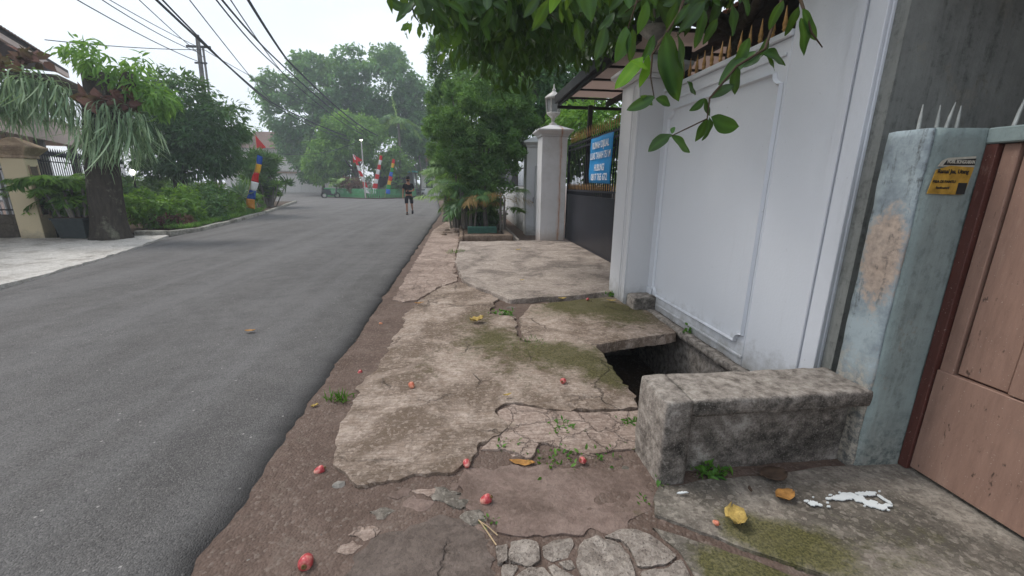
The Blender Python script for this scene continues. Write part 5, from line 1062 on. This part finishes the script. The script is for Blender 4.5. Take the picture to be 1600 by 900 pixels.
def scooter(loc, rz, paint, label):
    e = empty('parked_scooter', loc, rz, label=label, cat='scooter', group='scooters parked at the junction')
    for x in (-.6, .6):
        wv = [(x+.25*math.cos(t), 0, .25+.25*math.sin(t)) for t in np.linspace(0, 2*math.pi, 17)]; w_ = MB().tube(wv, .055, 6, False).build('wheel', RUBBER, e, True); MB().tube([(x, -.05, .25), (x, .05, .25)], .14, 10).build('rim', LAMPW, w_)
    MB().prism([(-.85,.62),(-.5,.78),(.0,.74),(.05,.42),(.42,.34),(.55,.95),(.66,.98),(.52,.28),(.1,.22),(-.35,.32),(-.6,.5)], 'y', -.13, .13).build('body', paint, e, bevel=.03)
    MB().box(-.75, .02, -.12, .12, .765, .84).build('seat', RUBBER, e, bevel=.03); MB().tube([(.52, -.32, 1.08), (.58, -.1, 1.03), (.58, .1, 1.03), (.52, .32, 1.08)], .018, 6).build('handlebar', DSTEEL, e)
    MB().lathe(.66, 0, [(.02, .86), (.09, .90), (.09, .98), (.02, 1.02)], 10).build('headlight', LAMPW, e); MB().tube([(.6, 0, .25), (.58, 0, 1.0)], .03, 6).build('fork', DSTEEL, e)
    for s_ in (-1, 1): MB().tube([(.55, s_*.25, 1.06), (.5, s_*.3, 1.22)], .008, 5).build('mirror_arm', DSTEEL, e)
    return e
scooter((-4.35, 43.2, .04), R(100), PAINTD, 'dark scooter parked against the green fence behind the walking person')
scooter((-3.9, 45.5, .04), R(80), PAINTW, 'pale scooter parked behind the dark one at the green fence')
scooter((-12.6, 42.6, .03), R(35), PAINTD, 'dark scooter standing alone before the angled end of the green fence')
# plants of the island
tree('garden_tree', (-11.2, 47, .1), (-11, 47, 2.2), .2, .15, [(-13, 47, 4.6), (-9.5, 47, 5), (-11, 47.5, 6.5)], [(-13.6,47,4.2,2.2,1.8,1.9),(-11,46.6,5.8,2.6,2,2.1),(-8.6,47,4.8,2.2,1.8,1.8),(-12.3,47,7.0,1.9,1.7,1.4),(-9.6,47.3,6.8,1.7,1.5,1.3),(-14.8,47.5,3.0,1.6,1.4,1.4),(-7.2,47.4,3.6,1.6,1.4,1.3)], 16000, .36, .17, LF_LIGHT, BARK, 'light green broad tree in the fenced corner garden', seed=101, clump=.55, per=24)
tree('rain_tree', (-13.5, 56, 0), (-13, 56, 5), .5, .4, [(-19, 56, 10), (-8, 56, 11), (-13, 57, 13), (-3.5, 57, 10)], [(-19.5,55.5,9.2,3.8,3.2,3.0),(-15,55,12.3,4.4,3.6,3.2),(-9.5,55,12.8,4.6,3.6,3.2),(-4.5,56,11.0,3.8,3.2,2.8),(-13,54.5,9.2,4.2,3.2,2.8),(-7.5,55,9.0,4.0,3.2,2.6),(-17.5,56,14.8,2.2,2,1.5),(-8.2,56,15.6,2.2,2,1.6),(-12.8,56,15.8,2.0,1.8,1.2),(-21.5,56,12.2,2.6,2.2,1.8),(-19.5,55,6.0,2.6,2.2,2.0)], 34000, .48, .24, LF_BIG, BARK, 'huge spreading rain tree towering over the junction', seed=102, clump=.8, per=30)
tree('garden_tree', (-4.8, 60, 0), (-4.6, 60, 3), .25, .2, [(-6, 60, 6), (-3.4, 60, 6.4)], [(-6.4,60,5.2,2.4,2,2.2),(-3.6,60,6.6,2.5,2,2.4),(-1.2,60,5.5,2.4,2,2.2),(-5,60,8.8,2.4,2,2),(-2,60,9.2,2.6,2,2)], 12000, .45, .22, LF_DARK, BARK, 'dark tree at the end of the street behind the walking person', seed=103, clump=.7)
tree('garden_tree', (-16.3, 52, 0), (-16.2, 52, 2), .2, .15, [(-17, 52, 4), (-15.5, 52, 4.2)], [(-16.8,52,3.6,2.2,1.8,1.9),(-14.8,52,3.2,2.0,1.8,1.7),(-15.8,52,5.2,2,1.7,1.5)], 7000, .38, .18, LF_DARK, BARK, 'dark bushy tree beside the pale house gate', seed=104, clump=.55)
shrub('hedge', (1.5,33,0), [(1.4,30,1.8,1.4,2.5,2.0),(1.6,34,2.6,1.6,3,2.6),(1.0,38,3.4,1.8,3,3.2),(.6,44,3.6,2,4,3.4)], 9000, .3, .13, LF_DARK, 'tall dark hedge along the street beyond the palms', seed=105, clump=.45, cat='hedge')
shrub('shrub', (-10.2,42.6,.1), [(-10.0,42.6,1.0,.9,.7,.8),(-10.8,43,1.3,.8,.7,.8)], 1500, .22, .09, LF_BROWNF, 'reddish-brown shrub behind the green picket fence', seed=106, clump=.3)
palm_clump('garden_palm', (-11.6, 43.4, .1), 'small feathery palm inside the green picket fence', 14, .6, 1.6, 1.6, LF_PALM, None, 107, ll=.5, lw=.09)
palm_clump('garden_palm', (-6.6, 43.4, .1), 'bushy low palm behind the rainbow banner', 16, .4, 1.4, 1.4, LF_DARK, None, 108, ll=.5, lw=.09)
# tall slender palm
tpm = empty('royal_palm', (-6.7, 48, .1), label='tall royal palm with grey trunk in the fenced corner garden', cat='palm'); MB().tube([(0, 0, -.1), (.1, 0, 3), (.15, 0, 7.6)], [.2, .17, .12], 10).build('trunk', BARKG, tpm, True)
rr = random.Random(4); palm_fronds('fronds', [((.15, 0, 7.6), (math.cos(a), math.sin(a), rr.uniform(.3, 1.6)), rr.uniform(2.4, 3.2), rr.uniform(.4, .9), rr.uniform(.1, .9)) for a in np.linspace(0, 6, 13)]+[((.15, 0, 7.6), (-.3, 0, 1.8), 3.0, .12, 1.0)], LF_PALM, tpm, 24, .8, .12, 5)
for i, (x, h) in enumerate(((-4.9, 5.5), (-4.2, 5.2), (-5.5, 6.0))):
    tree('slender_tree', (x, 51+i, .05), (x+.1, 51+i, h-1), .12, .08, [(x-.6, 51, h), (x+.6, 51, h+.3)], [(x, 51+i, h+.4, 1.4, 1.3, 1.2)], 1500, .4, .2, LF_BIG, BARKG, ('slender grey-trunked tree beside the white hut', 'slender grey-trunked tree behind the pale scooter', 'tallest slender grey-trunked tree, next to the royal palm')[i], group='slender trees behind the scooters', seed=110+i, clump=.4)
# kiosk with teal edge behind the banners
KIOSK = m_plain('kiosk_wall', S(120, 124, 120), .8); TEALR = m_plain('teal_roof_edge', S(70, 170, 160), .6)
kk = empty('kiosk', (-8, 50.5, 0), label='small dim kiosk with a teal roof edge behind the banners', cat='kiosk'); MB().box(-2, 2.4, 0, 2, -.1, 2.7).build('wall', KIOSK, kk); MB().box(-2.4, 2.8, -.6, 2.3, 2.75, 2.9).build('roof', TEALR, kk); MB().box(-1.4, 1.6, -.02, -.001, 1.0, 2.2).build('window', GLASS, kk)
WHITEP = m_white('pale_wall_paint', S(206, 202, 196), S(160, 154, 146), .25)
kk2 = empty('guard_hut', (-3.6, 49, 0), label='small white hut behind the parked scooters', cat='hut'); MB().box(-.9, .9, 0, 1.6, -.1, 2.5).build('wall', WHITEP, kk2); MB().frustum(0, .8, 2.501, 3.1, 1.2, 1.1, .1, .1).build('roof', ROOFT, kk2); MB().box(-.4, .4, -.02, -.001, 1.0, 1.9).build('window', GLASS, kk2)

# pale house across the junction
fh = empty('house', (-27, 64, 0), label='pale two-storey house with a brown hipped roof across the junction', cat='house')
MB().box(-6, 5, 0, 8, -.1, 6.0).build('wall', WHITEP, fh); MB().frustum(-.5, 4, 6.0, 8.6, 6.3, 4.8, 2, .4).build('roof', BROWNR, fh); MB().box(-6.2, 5.2, -1.2, -.01, 3.0, 3.3).build('balcony', WHITEP, fh)
for x in (-4.6, -2.2, .2, 2.6):
    for z in (1.0, 4.0): w_ = MB().box(x, x+1.3, -.06, -.001, z, z+1.5).build('window', LAMPW, fh); MB().box(x+.1, x+1.2, -.09, -.061, z+.1, z+1.4).build('pane', GLASS, w_)
fgw = empty('boundary_wall', (-21, 60, 0), label='pale wall with sliding gate in front of the hip-roofed house', cat='wall'); MB().box(-9, -.5, 0, .2, -.1, 2.4).build('wall_face', WHITEP, fgw); MB().box(2.6, 6.0, 0, .2, -.1, 2.4).build('wall_face', WHITEP, fgw)
for k in range(6): MB().box(-.48+k*.51, .01+k*.51, .05, .1, .05, 2.6).build('gate_panel', WHITEP, fgw, bevel=.01)
MB().box(-9.2, 6.2, -.1, .3, 2.62, 2.8).build('coping', SANDST, fgw)
# row of roofs and trees closing the side street
tree('garden_tree', (-33, 66, 0), (-33, 66, 3), .3, .2, [(-34, 66, 6), (-31, 66, 7)], [(-34,66,6,3,2.5,2.6),(-31.5,66,7,2.8,2.5,2.4)], 5000, .45, .22, LF_BIG, BARK, 'tree behind the hip-roofed house', seed=120, clump=.7)
bh = empty('house', (4, 95, 0), label='pale house closing the far end of the street', cat='house'); MB().box(-9, 8, 0, 8, -.1, 5).build('wall', WHITEP, bh); MB().frustum(-.5, 4, 5, 7.4, 9.2, 4.8, 4, .3).build('roof', BROWNR, bh)
shrub('hedge', (-11,72,0), [(-22+k*4.4, 72, 2.2+.8*math.sin(k*1.7), 2.8, 2, 2.6) for k in range(7)], 7000, .45, .2, LF_DARK, 'dark hedge row closing the view behind the corner garden', seed=121, clump=.6, cat='hedge')

# ------------------------------------------------------------------ pole and cables
CONCP = m_concrete('pole_concrete', S(138, 136, 132), S(112, 110, 106), S(88, 86, 82), streak=0, cracks=0); CABLE = m_plain('cable_sheath', S(52, 54, 58), .7)
up_ = empty('utility_pole', (-16.0, 29.6, 0), label='leaning grey utility pole behind the round-crowned tree', cat='utility pole')
MB().tube([(0, 0, -.2), (.25, 0, 5), (.45, 0, 10.0)], [.17, .14, .11], 10).build('pole', CONCP, up_); MB().tube([(.35, .1, 0), (.50, .1, 5), (.62, .1, 9.4)], [.08, .07, .06], 8).build('brace', CONCP, up_)
MB().box(-.25, 1.1, -.05, .05, 9.3, 9.42).build('crossarm', DSTEEL, up_); MB().box(.1, .8, -.09, -.051, 8.4, 8.5).build('clamp', DSTEEL, up_)
def cable(pts, r_, label, sag=.5):
    path = []
    for a, b in zip(pts, pts[1:]):
        a, b = Vector(a), Vector(b); m = 18
        for i in range(m+(1 if b == Vector(pts[-1]) else 0)): t = i/m; path.append(a+(b-a)*t-Vector((0, 0, sag*4*t*(1-t))))
    o = Vector(path[0]); MB().tube([p-o for p in path], r_, 5).build('overhead_cable', CABLE, None, loc=o, label=label, cat='cable', group='overhead cables')
cable([(-9.0,2,7.4),(-15.6,29.6,9.35)], .018, 'overhead cable meeting the crossarm of the leaning utility pole', .5)
cable([(-6.2,2,7.6),(-13.6,34,7.1),(-10.2,52,6.0)], .045, 'thick bundled cable sloping down in front of the utility pole', .35)
cable([(-5.6,2,7.7),(-13.5,34,6.9),(-10.2,52,5.8)], .03, 'medium cable just beside the thick bundle', .55)
cable([(-5.0,2,8.2),(-13.45,34,7.0),(-10.2,52,5.7)], .02, 'thin cable sagging under the bundled cables', .25)
cable([(-4.6,2,7.9),(-10.0,26,8.1),(-9.6,52,6.6)], .04, 'dark cable running over the road towards the rain tree', .55)
cable([(-4.0,2,8.4),(-10.3,28,7.7),(-9.4,52,6.2)], .022, 'thin cable close to the dark cable over the road', .6)
cable([(-3.4,2,7.8),(-8.6,24,7.5),(-8.4,46,6.2)], .05, 'heaviest cable hanging over the middle of the road', .45)
cable([(-10.2,2,8.4),(-15.6,29.6,8.5)], .022, 'cable nearest the tiled house eaves', .8)
cable([(-8.2,2,7.9),(-15.5,29.6,9.0)], .02, 'second cable meeting the crossarm of the leaning utility pole', .9)
cable([(-6.8,2,8.6),(-15.4,29.6,8.8)], .02, 'cable clamped below the crossarm of the utility pole', .4)
cable([(-4.3,2,8.0),(-10.1,26,7.8),(-9.5,52,6.4)], .028, 'middle strand of the cables over the road', .75)
cable([(-15.6,29.6,9.4),(-11.5,40,7.6)], .02, 'short cable from the utility pole across to the rain tree', .3)
cable([(-15.4,29.6,9.2),(-18.5,23,7.6)], .02, 'stay wire from the utility pole towards the tiled house', .1)
cable([(-17.6,40.5,4.2),(-8.95,40.75,5.25)], .02, 'sagging wire feeding the white street lamp', .75)

# ------------------------------------------------------------------ person walking
SKIN = m_plain('skin', S(168, 122, 98), .6, .3, var=.06); BLACKC = m_plain('black_cotton', S(34, 34, 38), .9, .1, var=.15, scale=12); HAIR = m_plain('dark_hair', S(26, 23, 22), .7, .2); SHOE = m_plain('shoe_black', S(30, 30, 32), .6)
def skin_mesh(name, V, E_, Rr, mat, parent, root=0, sub=2):
    me = bpy.data.meshes.new(name); me.from_pydata(V, E_, []); o = link(name, me, mat, parent); o.modifiers.new('skin', 'SKIN'); sv = me.skin_vertices[0].data
    for i, r_ in enumerate(Rr): sv[i].radius = (r_, r_) if not hasattr(r_, '__len__') else r_; sv[i].use_root = (i == root)
    o.modifiers['skin'].use_smooth_shade = True; s_ = o.modifiers.new('sub', 'SUBSURF'); s_.levels = s_.render_levels = sub; return o
pe = empty('person', (-2.5, 20.5, .04), R(4), label='person in black T-shirt and shorts and a face mask walking along the road', cat='person')
# local: faces -y; x to the person's left is +x
V = [(0,0,.92),(0,0,1.05),(0,-.01,1.22),(0,0,1.38),(0,-.01,1.48),(0,-.02,1.56),(0,-.03,1.64),(0,-.02,1.71),
     (-.10,0,.88),(-.11,-.10,.50),(-.11,-.10,.09),(-.11,-.25,.035),(.10,0,.88),(.12,.02,.50),(.13,.26,.20),(.13,.20,.05),
     (-.18,0,1.40),(-.25,.03,1.13),(-.27,-.02,.88),(-.27,-.04,.80),(.18,0,1.40),(.25,.02,1.13),(.10,-.22,1.10),(.0,-.27,1.11)]
E_ = [(0,1),(1,2),(2,3),(3,4),(4,5),(5,6),(6,7),(0,8),(8,9),(9,10),(10,11),(0,12),(12,13),(13,14),(14,15),(3,16),(16,17),(17,18),(18,19),(3,20),(20,21),(21,22),(22,23)]
Rr = [(.14,.10),(.13,.09),(.15,.10),(.14,.09),.055,(.075,.085),(.08,.10),(.065,.08),.085,.058,.036,.032,.085,.058,.036,.03,.055,.042,.030,.034,.055,.042,.030,.034]
# fingers and thumbs
for hand, d in ((19, (0, 0, -1)), (23, (-1, -.1, 0))):
    hx, hy, hz = V[hand]
    for k in range(4):
        o_ = (k-1.5)*.018; b0 = len(V); ln = (.07, .08, .075, .06)[k]
        base = (hx, hy+o_, hz) if d[2] else (hx, hy, hz+o_)
        V += [tuple(base[i]+d[i]*.04 for i in range(3)), tuple(base[i]+d[i]*(.04+ln*.6) for i in range(3)), tuple(base[i]+d[i]*(.04+ln)+(0, -.015, 0)[i] for i in range(3))]; E_ += [(hand, b0), (b0, b0+1), (b0+1, b0+2)]; Rr += [.010, .009, .007]
    b0 = len(V); V += [(hx+.0, hy-.035, hz+(.0 if d[2] else .03)), (hx+d[0]*.05, hy-.05, hz+d[2]*.05+(.0 if d[2] else .05))]; E_ += [(hand, b0), (b0, b0+1)]; Rr += [.011, .008]
skin_mesh('body', V, E_, Rr, SKIN, pe)
skin_mesh('t_shirt', [(0,0,.90),(0,0,1.05),(0,-.01,1.22),(0,0,1.36),(0,-.005,1.44),(-.17,0,1.39),(-.235,.02,1.20),(.17,0,1.39),(.235,.01,1.20)], [(0,1),(1,2),(2,3),(3,4),(3,5),(5,6),(3,7),(7,8)], [(.17,.125),(.165,.12),(.18,.125),(.16,.11),.07,.075,.07,.075,.07], BLACKC, pe)
skin_mesh('shorts', [(0,0,.97),(0,0,.88),(-.10,0,.84),(-.115,-.075,.60),(-.115,-.09,.50),(.10,0,.84),(.12,.015,.60),(.125,.05,.50)], [(0,1),(1,2),(2,3),(3,4),(1,5),(5,6),(6,7)], [(.16,.12),(.16,.12),.105,.09,.085,.105,.09,.085], BLACKC, pe)
for (x, y, z, t) in ((-.11,-.14,.05,0), (.13,.235,.11,.6)):
    s_ = MB().lathe(0, 0, [(.03,-.045),(.055,-.04),(.05,0),(.04,.05),(.035,.075)], 10, 1, 2.2).build('shoe', SHOE, pe, True); s_.location = (x, y, z); s_.rotation_euler = (t, 0, 0)
hd_ = MB().lathe(0, .0, [(.088,1.64),(.092,1.69),(.086,1.74),(.06,1.785),(.01,1.80)], 12, 1, 1.15).build('cap', HAIR, pe, True); hd_.location = (0, -.012, 0)
MB().box(-.07, .07, -.17, -.08, 1.655, 1.672).build('cap_peak', HAIR, pe, bevel=.006); MB().box(-.062, .062, -.128, -.06, 1.545, 1.605).build('face_mask', BLACKC, pe, bevel=.02, seg=2)
for s_ in (-1, 1):
    MB().lathe(s_*.033, -.108, [(.002,1.618),(.010,1.624),(.010,1.63),(.002,1.636)], 8).build('eye', HAIR, pe); MB().lathe(s_*.086, -.01, [(.004,1.585),(.016,1.60),(.018,1.63),(.004,1.65)], 8).build('ear', SKIN, pe)
MB().box(-.03, .04, -.31, -.30, 1.06, 1.19).build('phone', BLACKC, None, loc=(-2.5, 20.5, .04), label='black phone held by the walking person', cat='phone')

# ------------------------------------------------------------------ fallen fruit, leaves, weeds, litter
def m_fruit():
    m = Mat('water_apple_skin', .32, .5); p = m.pos(obj=True); n = m.noise(p, 22, 4, .6); t = m.n('ShaderNodeObjectInfo').outputs['Random']
    c = m.ramp(n, [(.32, S(160, 44, 54)), (.47, S(190, 78, 80)), (.62, S(222, 158, 142))]); m.color(m.mix(m.math('MULTIPLY', m.step(t, .55, .95), .55), c, S(214, 160, 96)))
    m.bump(n, .002, .4); return m.m
FRUIT = m_fruit(); FCAL = m_plain('fruit_calyx', S(120, 96, 60), .8)
fm = MB().lathe(0, 0, [(.004, -.030), (.013, -.026), (.019, -.015), (.0225, -.002), (.0235, .010), (.0215, .020), (.015, .026), (.005, .026)], 14).mesh('fruit', True)
cm = MB().lathe(0, 0, [(.004, .026), (.009, .034), (.006, .036), (.003, .030)], 8).mesh('calyx', True)
for i, (x, y, z, s_, lab) in enumerate([(-.66,1.44,-.004,1.25,'large red water apple on bare soil near the broken dark mortar'),(-.79,2.01,-.006,.95,'pinkish water apple on soil beside the grey pebble'),(-.40,2.88,.025,.95,'round red water apple on the pale slab near its ragged edge'),(.76,2.84,.025,.95,'small red water apple on the mossy slab near the open drain'),
        (.09,1.69,.005,1.0,'pink water apple at the edge of the brown mortar patch'),(0.0,1.96,.01,.85,'pale pink water apple in the broken joint of the slabs'),(.65,1.93,.0,.8,'yellow and red water apple among weeds in the soil joint'),(1.12,1.42,.018,.5,'tiny red fruit piece beside the crumpled leaf'),
        (-.86,3.23,-.015,.7,'small orange fruit on the soil strip against the asphalt'),(-.92,4.47,-.02,.65,'small pinkish fruit further along the soil strip'),(1.65,5.12,.02,.8,'small orange fruit on the mossy drain cover')]):
    o = link('water_apple', fm, FRUIT, None, (x, y, z), label=lab, cat='fruit', group='fallen water apples'); o.rotation_euler = (R(70+20*math.sin(i*3)), R(25*math.cos(i*5)), i*1.9); o.scale = (s_,)*3
    link('calyx', cm, FCAL, o)
LYEL = m_plain('yellow_dead_leaf', S(190, 162, 92), .75, var=.28, scale=30); LBRO = m_plain('brown_dead_leaf', S(176, 128, 70), .75, var=.25, scale=30); LDK = m_plain('dark_dead_leaf', S(84, 68, 56), .85, var=.2, scale=30)
def dead_leaf(x, y, z, L, W_, rz, curl, mat, lab, crumple=.0, seed=1):
    g = random.Random(seed); K = 9; vs = []
    for i in range(K):
        u = i/(K-1)-.5; hw = W_*.5*math.cos(u*math.pi*.96)**.7
        for v in (-1, -.5, 0, .5, 1): vs.append((u*L*(1-crumple*.4), hw*v*(1-crumple*.4), curl*L*(u*u*1.6)+W_*.35*curl*4*(v*v)*.5+crumple*L*.35*abs(math.sin(u*7+v*2+seed))+.004+g.uniform(0, .004)))
    mb = MB().add(vs, [(i*5+k, i*5+k+1, (i+1)*5+k+1, (i+1)*5+k) for i in range(K-1) for k in range(4)]); o = mb.build('fallen_leaf', mat, None, True, loc=(x, y, z), label=lab, cat='leaf', group='fallen leaves'); o.rotation_euler = (0, 0, rz); o.modifiers.new('thickness', 'SOLIDIFY').thickness = .0012; return o
for i, q in enumerate([(.14,4.33,.012,.19,.13,.4,.25,LYEL,'folded yellow leaf on the slab before the mossy drain cover',.4),(.31,1.97,-.03,.15,.05,-.25,.18,LBRO,'long curled tan leaf lying in the soil joint',.1),(1.22,1.43,.006,.15,.12,1.2,.2,LYEL,'crumpled yellow leaf on the mossy entrance slab',.5),(1.56,1.54,.006,.12,.08,.2,.2,LBRO,'curled brown leaf beside the white paint splash',.2),
        (.30,2.66,.018,.07,.025,.3,.3,LYEL,'small curved yellow leaf on the pale slab',.1),(-.56,5.09,.02,.12,.04,.2,.2,LBRO,'tan leaf on the slab edge near the asphalt',.1),(-2.12,4.14,.05,.10,.05,.1,.15,LBRO,'lone pinkish-brown leaf on the asphalt',.1),(-1.04,2.70,-.015,.06,.03,.7,.25,LYEL,'pale shrivelled leaf against the asphalt edge',.4),
        (1.32,5.18,.012,.12,.05,.1,.2,LYEL,'yellow leaf on the drain cover below the driveway edge',.1),(1.94,5.02,.012,.12,.05,-.4,.2,LYEL,'yellow leaf at the foot of the grooved pillar',.1),(1.25,9.1,.06,.14,.07,.3,.2,LYEL,'yellow leaf lying on the driveway slab before the gate',.1),(.9,6.1,.06,.08,.04,.3,.2,LYEL,'small yellow leaf near the driveway front edge',.1),(1.62,1.69,.01,.16,.11,.1,.1,LDK,'flat dark leaf against the foot of the parapet',.0),(1.42,1.60,.008,.05,.02,1.2,.2,LDK,'tiny dark curled leaf beside the brown leaf',.2)]): dead_leaf(*q, seed=i+3)
WEED = m_leaf('weed_green', S(60, 108, 40), S(112, 156, 66), .35)
def weed(x, y, z, n, r_, L, lab, seed, grassy=False):
    e = empty('weed', (x, y, z), label=lab, cat='weed', group='weeds in the pavement joints'); g = np.random.default_rng(seed); mb = MB()
    for k in range(4): a = g.uniform(0, 6.28); mb.tube([(0, 0, -.02), (r_*.5*math.cos(a), r_*.5*math.sin(a), L*.5)], [.002, .001], 4)
    mb.build('stem', TWIG, e); P_ = np.column_stack([g.normal(size=n)*r_*.5, g.normal(size=n)*r_*.35, np.abs(g.normal(size=n))*L*(.1 if grassy else .5)])
    A_ = unit(g.normal(size=(n, 3))*(.5 if grassy else .9)+np.array([0, 0, 1.0 if grassy else .35])); link('foliage', leaf_mesh('foliage', P_, A_, g.normal(size=(n, 3))+np.array([0, -.5, .8]), L*(.6+.7*g.random(n)), L*(.09 if grassy else .5), g.random(n), T_LEAF), WEED, e)
for i, q in enumerate([(-.90,2.78,-.03,46,.07,.09,'grass tuft on the soil strip beside the ragged slab',True),(.23,2.12,-.03,34,.07,.035,'broad-leaved weed at the notch of the cracked slab',False),(.66,3.72,-.01,60,.16,.05,'grass growing in the joint by the drain cover',True),(1.31,1.76,-.01,60,.08,.05,'leafy weed at the foot of the parapet panel',False),(.62,2.26,-.005,36,.10,.03,'low weed on the cracked pinkish slab',False),
        (1.08,2.27,-.01,34,.08,.03,'small weed between cracked slab and parapet post',False),(1.01,1.73,-.02,16,.03,.05,'bright seedling at the parapet post corner',False),(.52,1.97,-.04,60,.16,.035,'weeds spread along the soil joint by the yellow fruit',False),(.80,1.99,-.035,40,.14,.035,'weeds in the soil joint next to the parapet post',False),(.50,4.68,-.02,46,.13,.05,'weeds among rubble at the corner of the drain cover',False),(-.11,9.1,.0,60,.22,.09,'grass strip along the driveway slab edge',True),
        (2.33,3.82,.0,18,.04,.06,'bright seedling on the drain ledge under the white wall',False),(.10,1.58,-.03,24,.05,.025,'tiny weeds beside the twig at the mortar patch',False),(.87,1.62,-.03,20,.05,.025,'tiny weeds at the crack of the mortar patch corner',False),(2.05,5.30,.0,40,.10,.05,'weeds where the driveway edge meets the grooved pillar',False)]): weed(*q[:7], seed=200+i, grassy=q[7])
PEB = m_plain('pebble_grey', S(150, 144, 136), .9, var=.2, scale=30, bump=.004)
for x, y, s_, lab in ((-.66,1.90,.034,'grey pebble on the soil near the pinkish fruit'),(-1.16+.25,1.48,.018,'small pale pebble near the asphalt edge')): tag(chunk('pebble', x, y, -.02, s_, s_*.7, s_*.55, PEB, None, x*9), lab, 'pebble')
# fine grit on the soil shoulder
rng = np.random.default_rng(12); n = 2600; gx = rng.uniform(-1.05, .1, n); gy = 0.9+rng.random(n)**1.6*5.5; keep = (gx < np.interp(gy, [.9, 1.5, 1.9, 2.5, 4.7, 6.4], [.0, -.4, -.75, -.85, -.72, -.95])) | ((gx < .05) & (gy < 1.85)); gx, gy = gx[keep], gy[keep]; n = len(gx)
ico = np.array([(0,0,1),(.9,0,.1),(-.45,.8,.1),(-.45,-.8,.1),(0,0,-.6)]); icf = np.array([(0,1,2),(0,2,3),(0,3,1),(4,2,1),(4,3,2),(4,1,3)])
sz = .0035+.007*rng.random(n)**4; an = rng.uniform(0, 6.28, n); Vv = ico[None]*sz[:, None, None]*(1+.4*rng.normal(size=(n, 5, 1))); ca, sa = np.cos(an)[:, None], np.sin(an)[:, None]; Vv = np.stack([Vv[..., 0]*ca-Vv[..., 1]*sa, Vv[..., 0]*sa+Vv[..., 1]*ca, Vv[..., 2]], -1); Vv += np.stack([gx, gy, np.full(n, -.030)], 1)[:, None]
link('gravel', np_mesh('gravel', Vv.reshape(-1, 3), (icf[None]+np.arange(n)[:, None, None]*5).reshape(-1, 3), None, False), PEB, None, kind='stuff', label='fine grit scattered over the soil shoulder')
# white paint splash
PAINT = m_plain('spilled_white_paint', S(216, 220, 220), .5, var=.04)
rr = random.Random(9); sp_ = empty('paint_splash', (1.92, 1.48, .012), label='splash of white paint on the entrance slab before the plank door', cat='paint splash')
def blob(cx, cy, rx, ry, sd, n=30): return [(cx+rx*math.cos(t)*(1+.35*mnoise.noise(Vector((math.cos(t)*5+sd, math.sin(t)*5, 3)))+.45*mnoise.noise(Vector((math.cos(t)*1.4+sd, math.sin(t)*1.4, sd)))), cy+ry*math.sin(t)*(1+.5*mnoise.noise(Vector((math.cos(t)*5, sd, math.sin(t)*5)))+.45*mnoise.noise(Vector((math.cos(t)*1.4, sd, math.sin(t)*1.4))))) for t in np.linspace(0, 2*math.pi, n, False)]
for i, (x, y, rx, ry) in enumerate([(1.835,1.505,.045,.016),(1.885,1.512,.04,.022),(1.925,1.49,.035,.025),(1.95,1.455,.035,.022),(1.975,1.43,.03,.018),(2.02,1.435,.022,.011),(2.045,1.455,.010,.018),(2.04,1.485,.010,.02),(2.01,1.512,.03,.013),(1.965,1.515,.03,.012),(1.77,1.505,.016,.007),(1.665,1.482,.022,.015),(1.725,1.458,.009,.005),(1.74,1.48,.006,.005),(1.07,1.62,.026,.006),(1.80,1.525,.008,.004),(1.86,1.535,.006,.004),(1.99,1.405,.007,.004),(1.70,1.52,.005,.003),(1.90,1.44,.006,.004),(2.07,1.52,.006,.003),(1.645,1.50,.012,.006),(1.69,1.47,.010,.008)]):
    o = MB().prism([(a-1.92, b-1.48) for a, b in blob(x, y, rx, ry, i*1.7)], 'z', -.004+i*.0002, .0012+i*.0002).build('paint_pool', PAINT, sp_)
STRAW = m_plain('dry_straw', S(184, 160, 126), .8)
MB().tube([(.045,1.60,-.02),(.06,1.56,-.005),(.12,1.44,-.012)], .0032, 5).build('twig', STRAW, None, label='bent dry straw beside the mortar patch', cat='twig'); MB().tube([(.052,1.58,-.012),(.09,1.53,0.0),(.13,1.49,-.012)], .0026, 5).build('twig', STRAW, None, label='thinner straw crossing the bent one', cat='twig')

# ------------------------------------------------------------------ haze volume, added partly to imitate lens veil
hz = Mat('haze'); hz.nt.nodes.remove(hz.b); pvn = hz.n('ShaderNodeVolumePrincipled', {'Color': (.86, .92, 1.0, 1), 'Density': .0028, 'Anisotropy': .2}); hz.nt.links.new(pvn.outputs[0], hz.out.inputs['Volume'])
MB().box(-90, 60, -30, 130, -1.2, 20.0).build('haze', hz.m, None, kind='stuff', label='thin distance haze and imitated lens veil over the street')
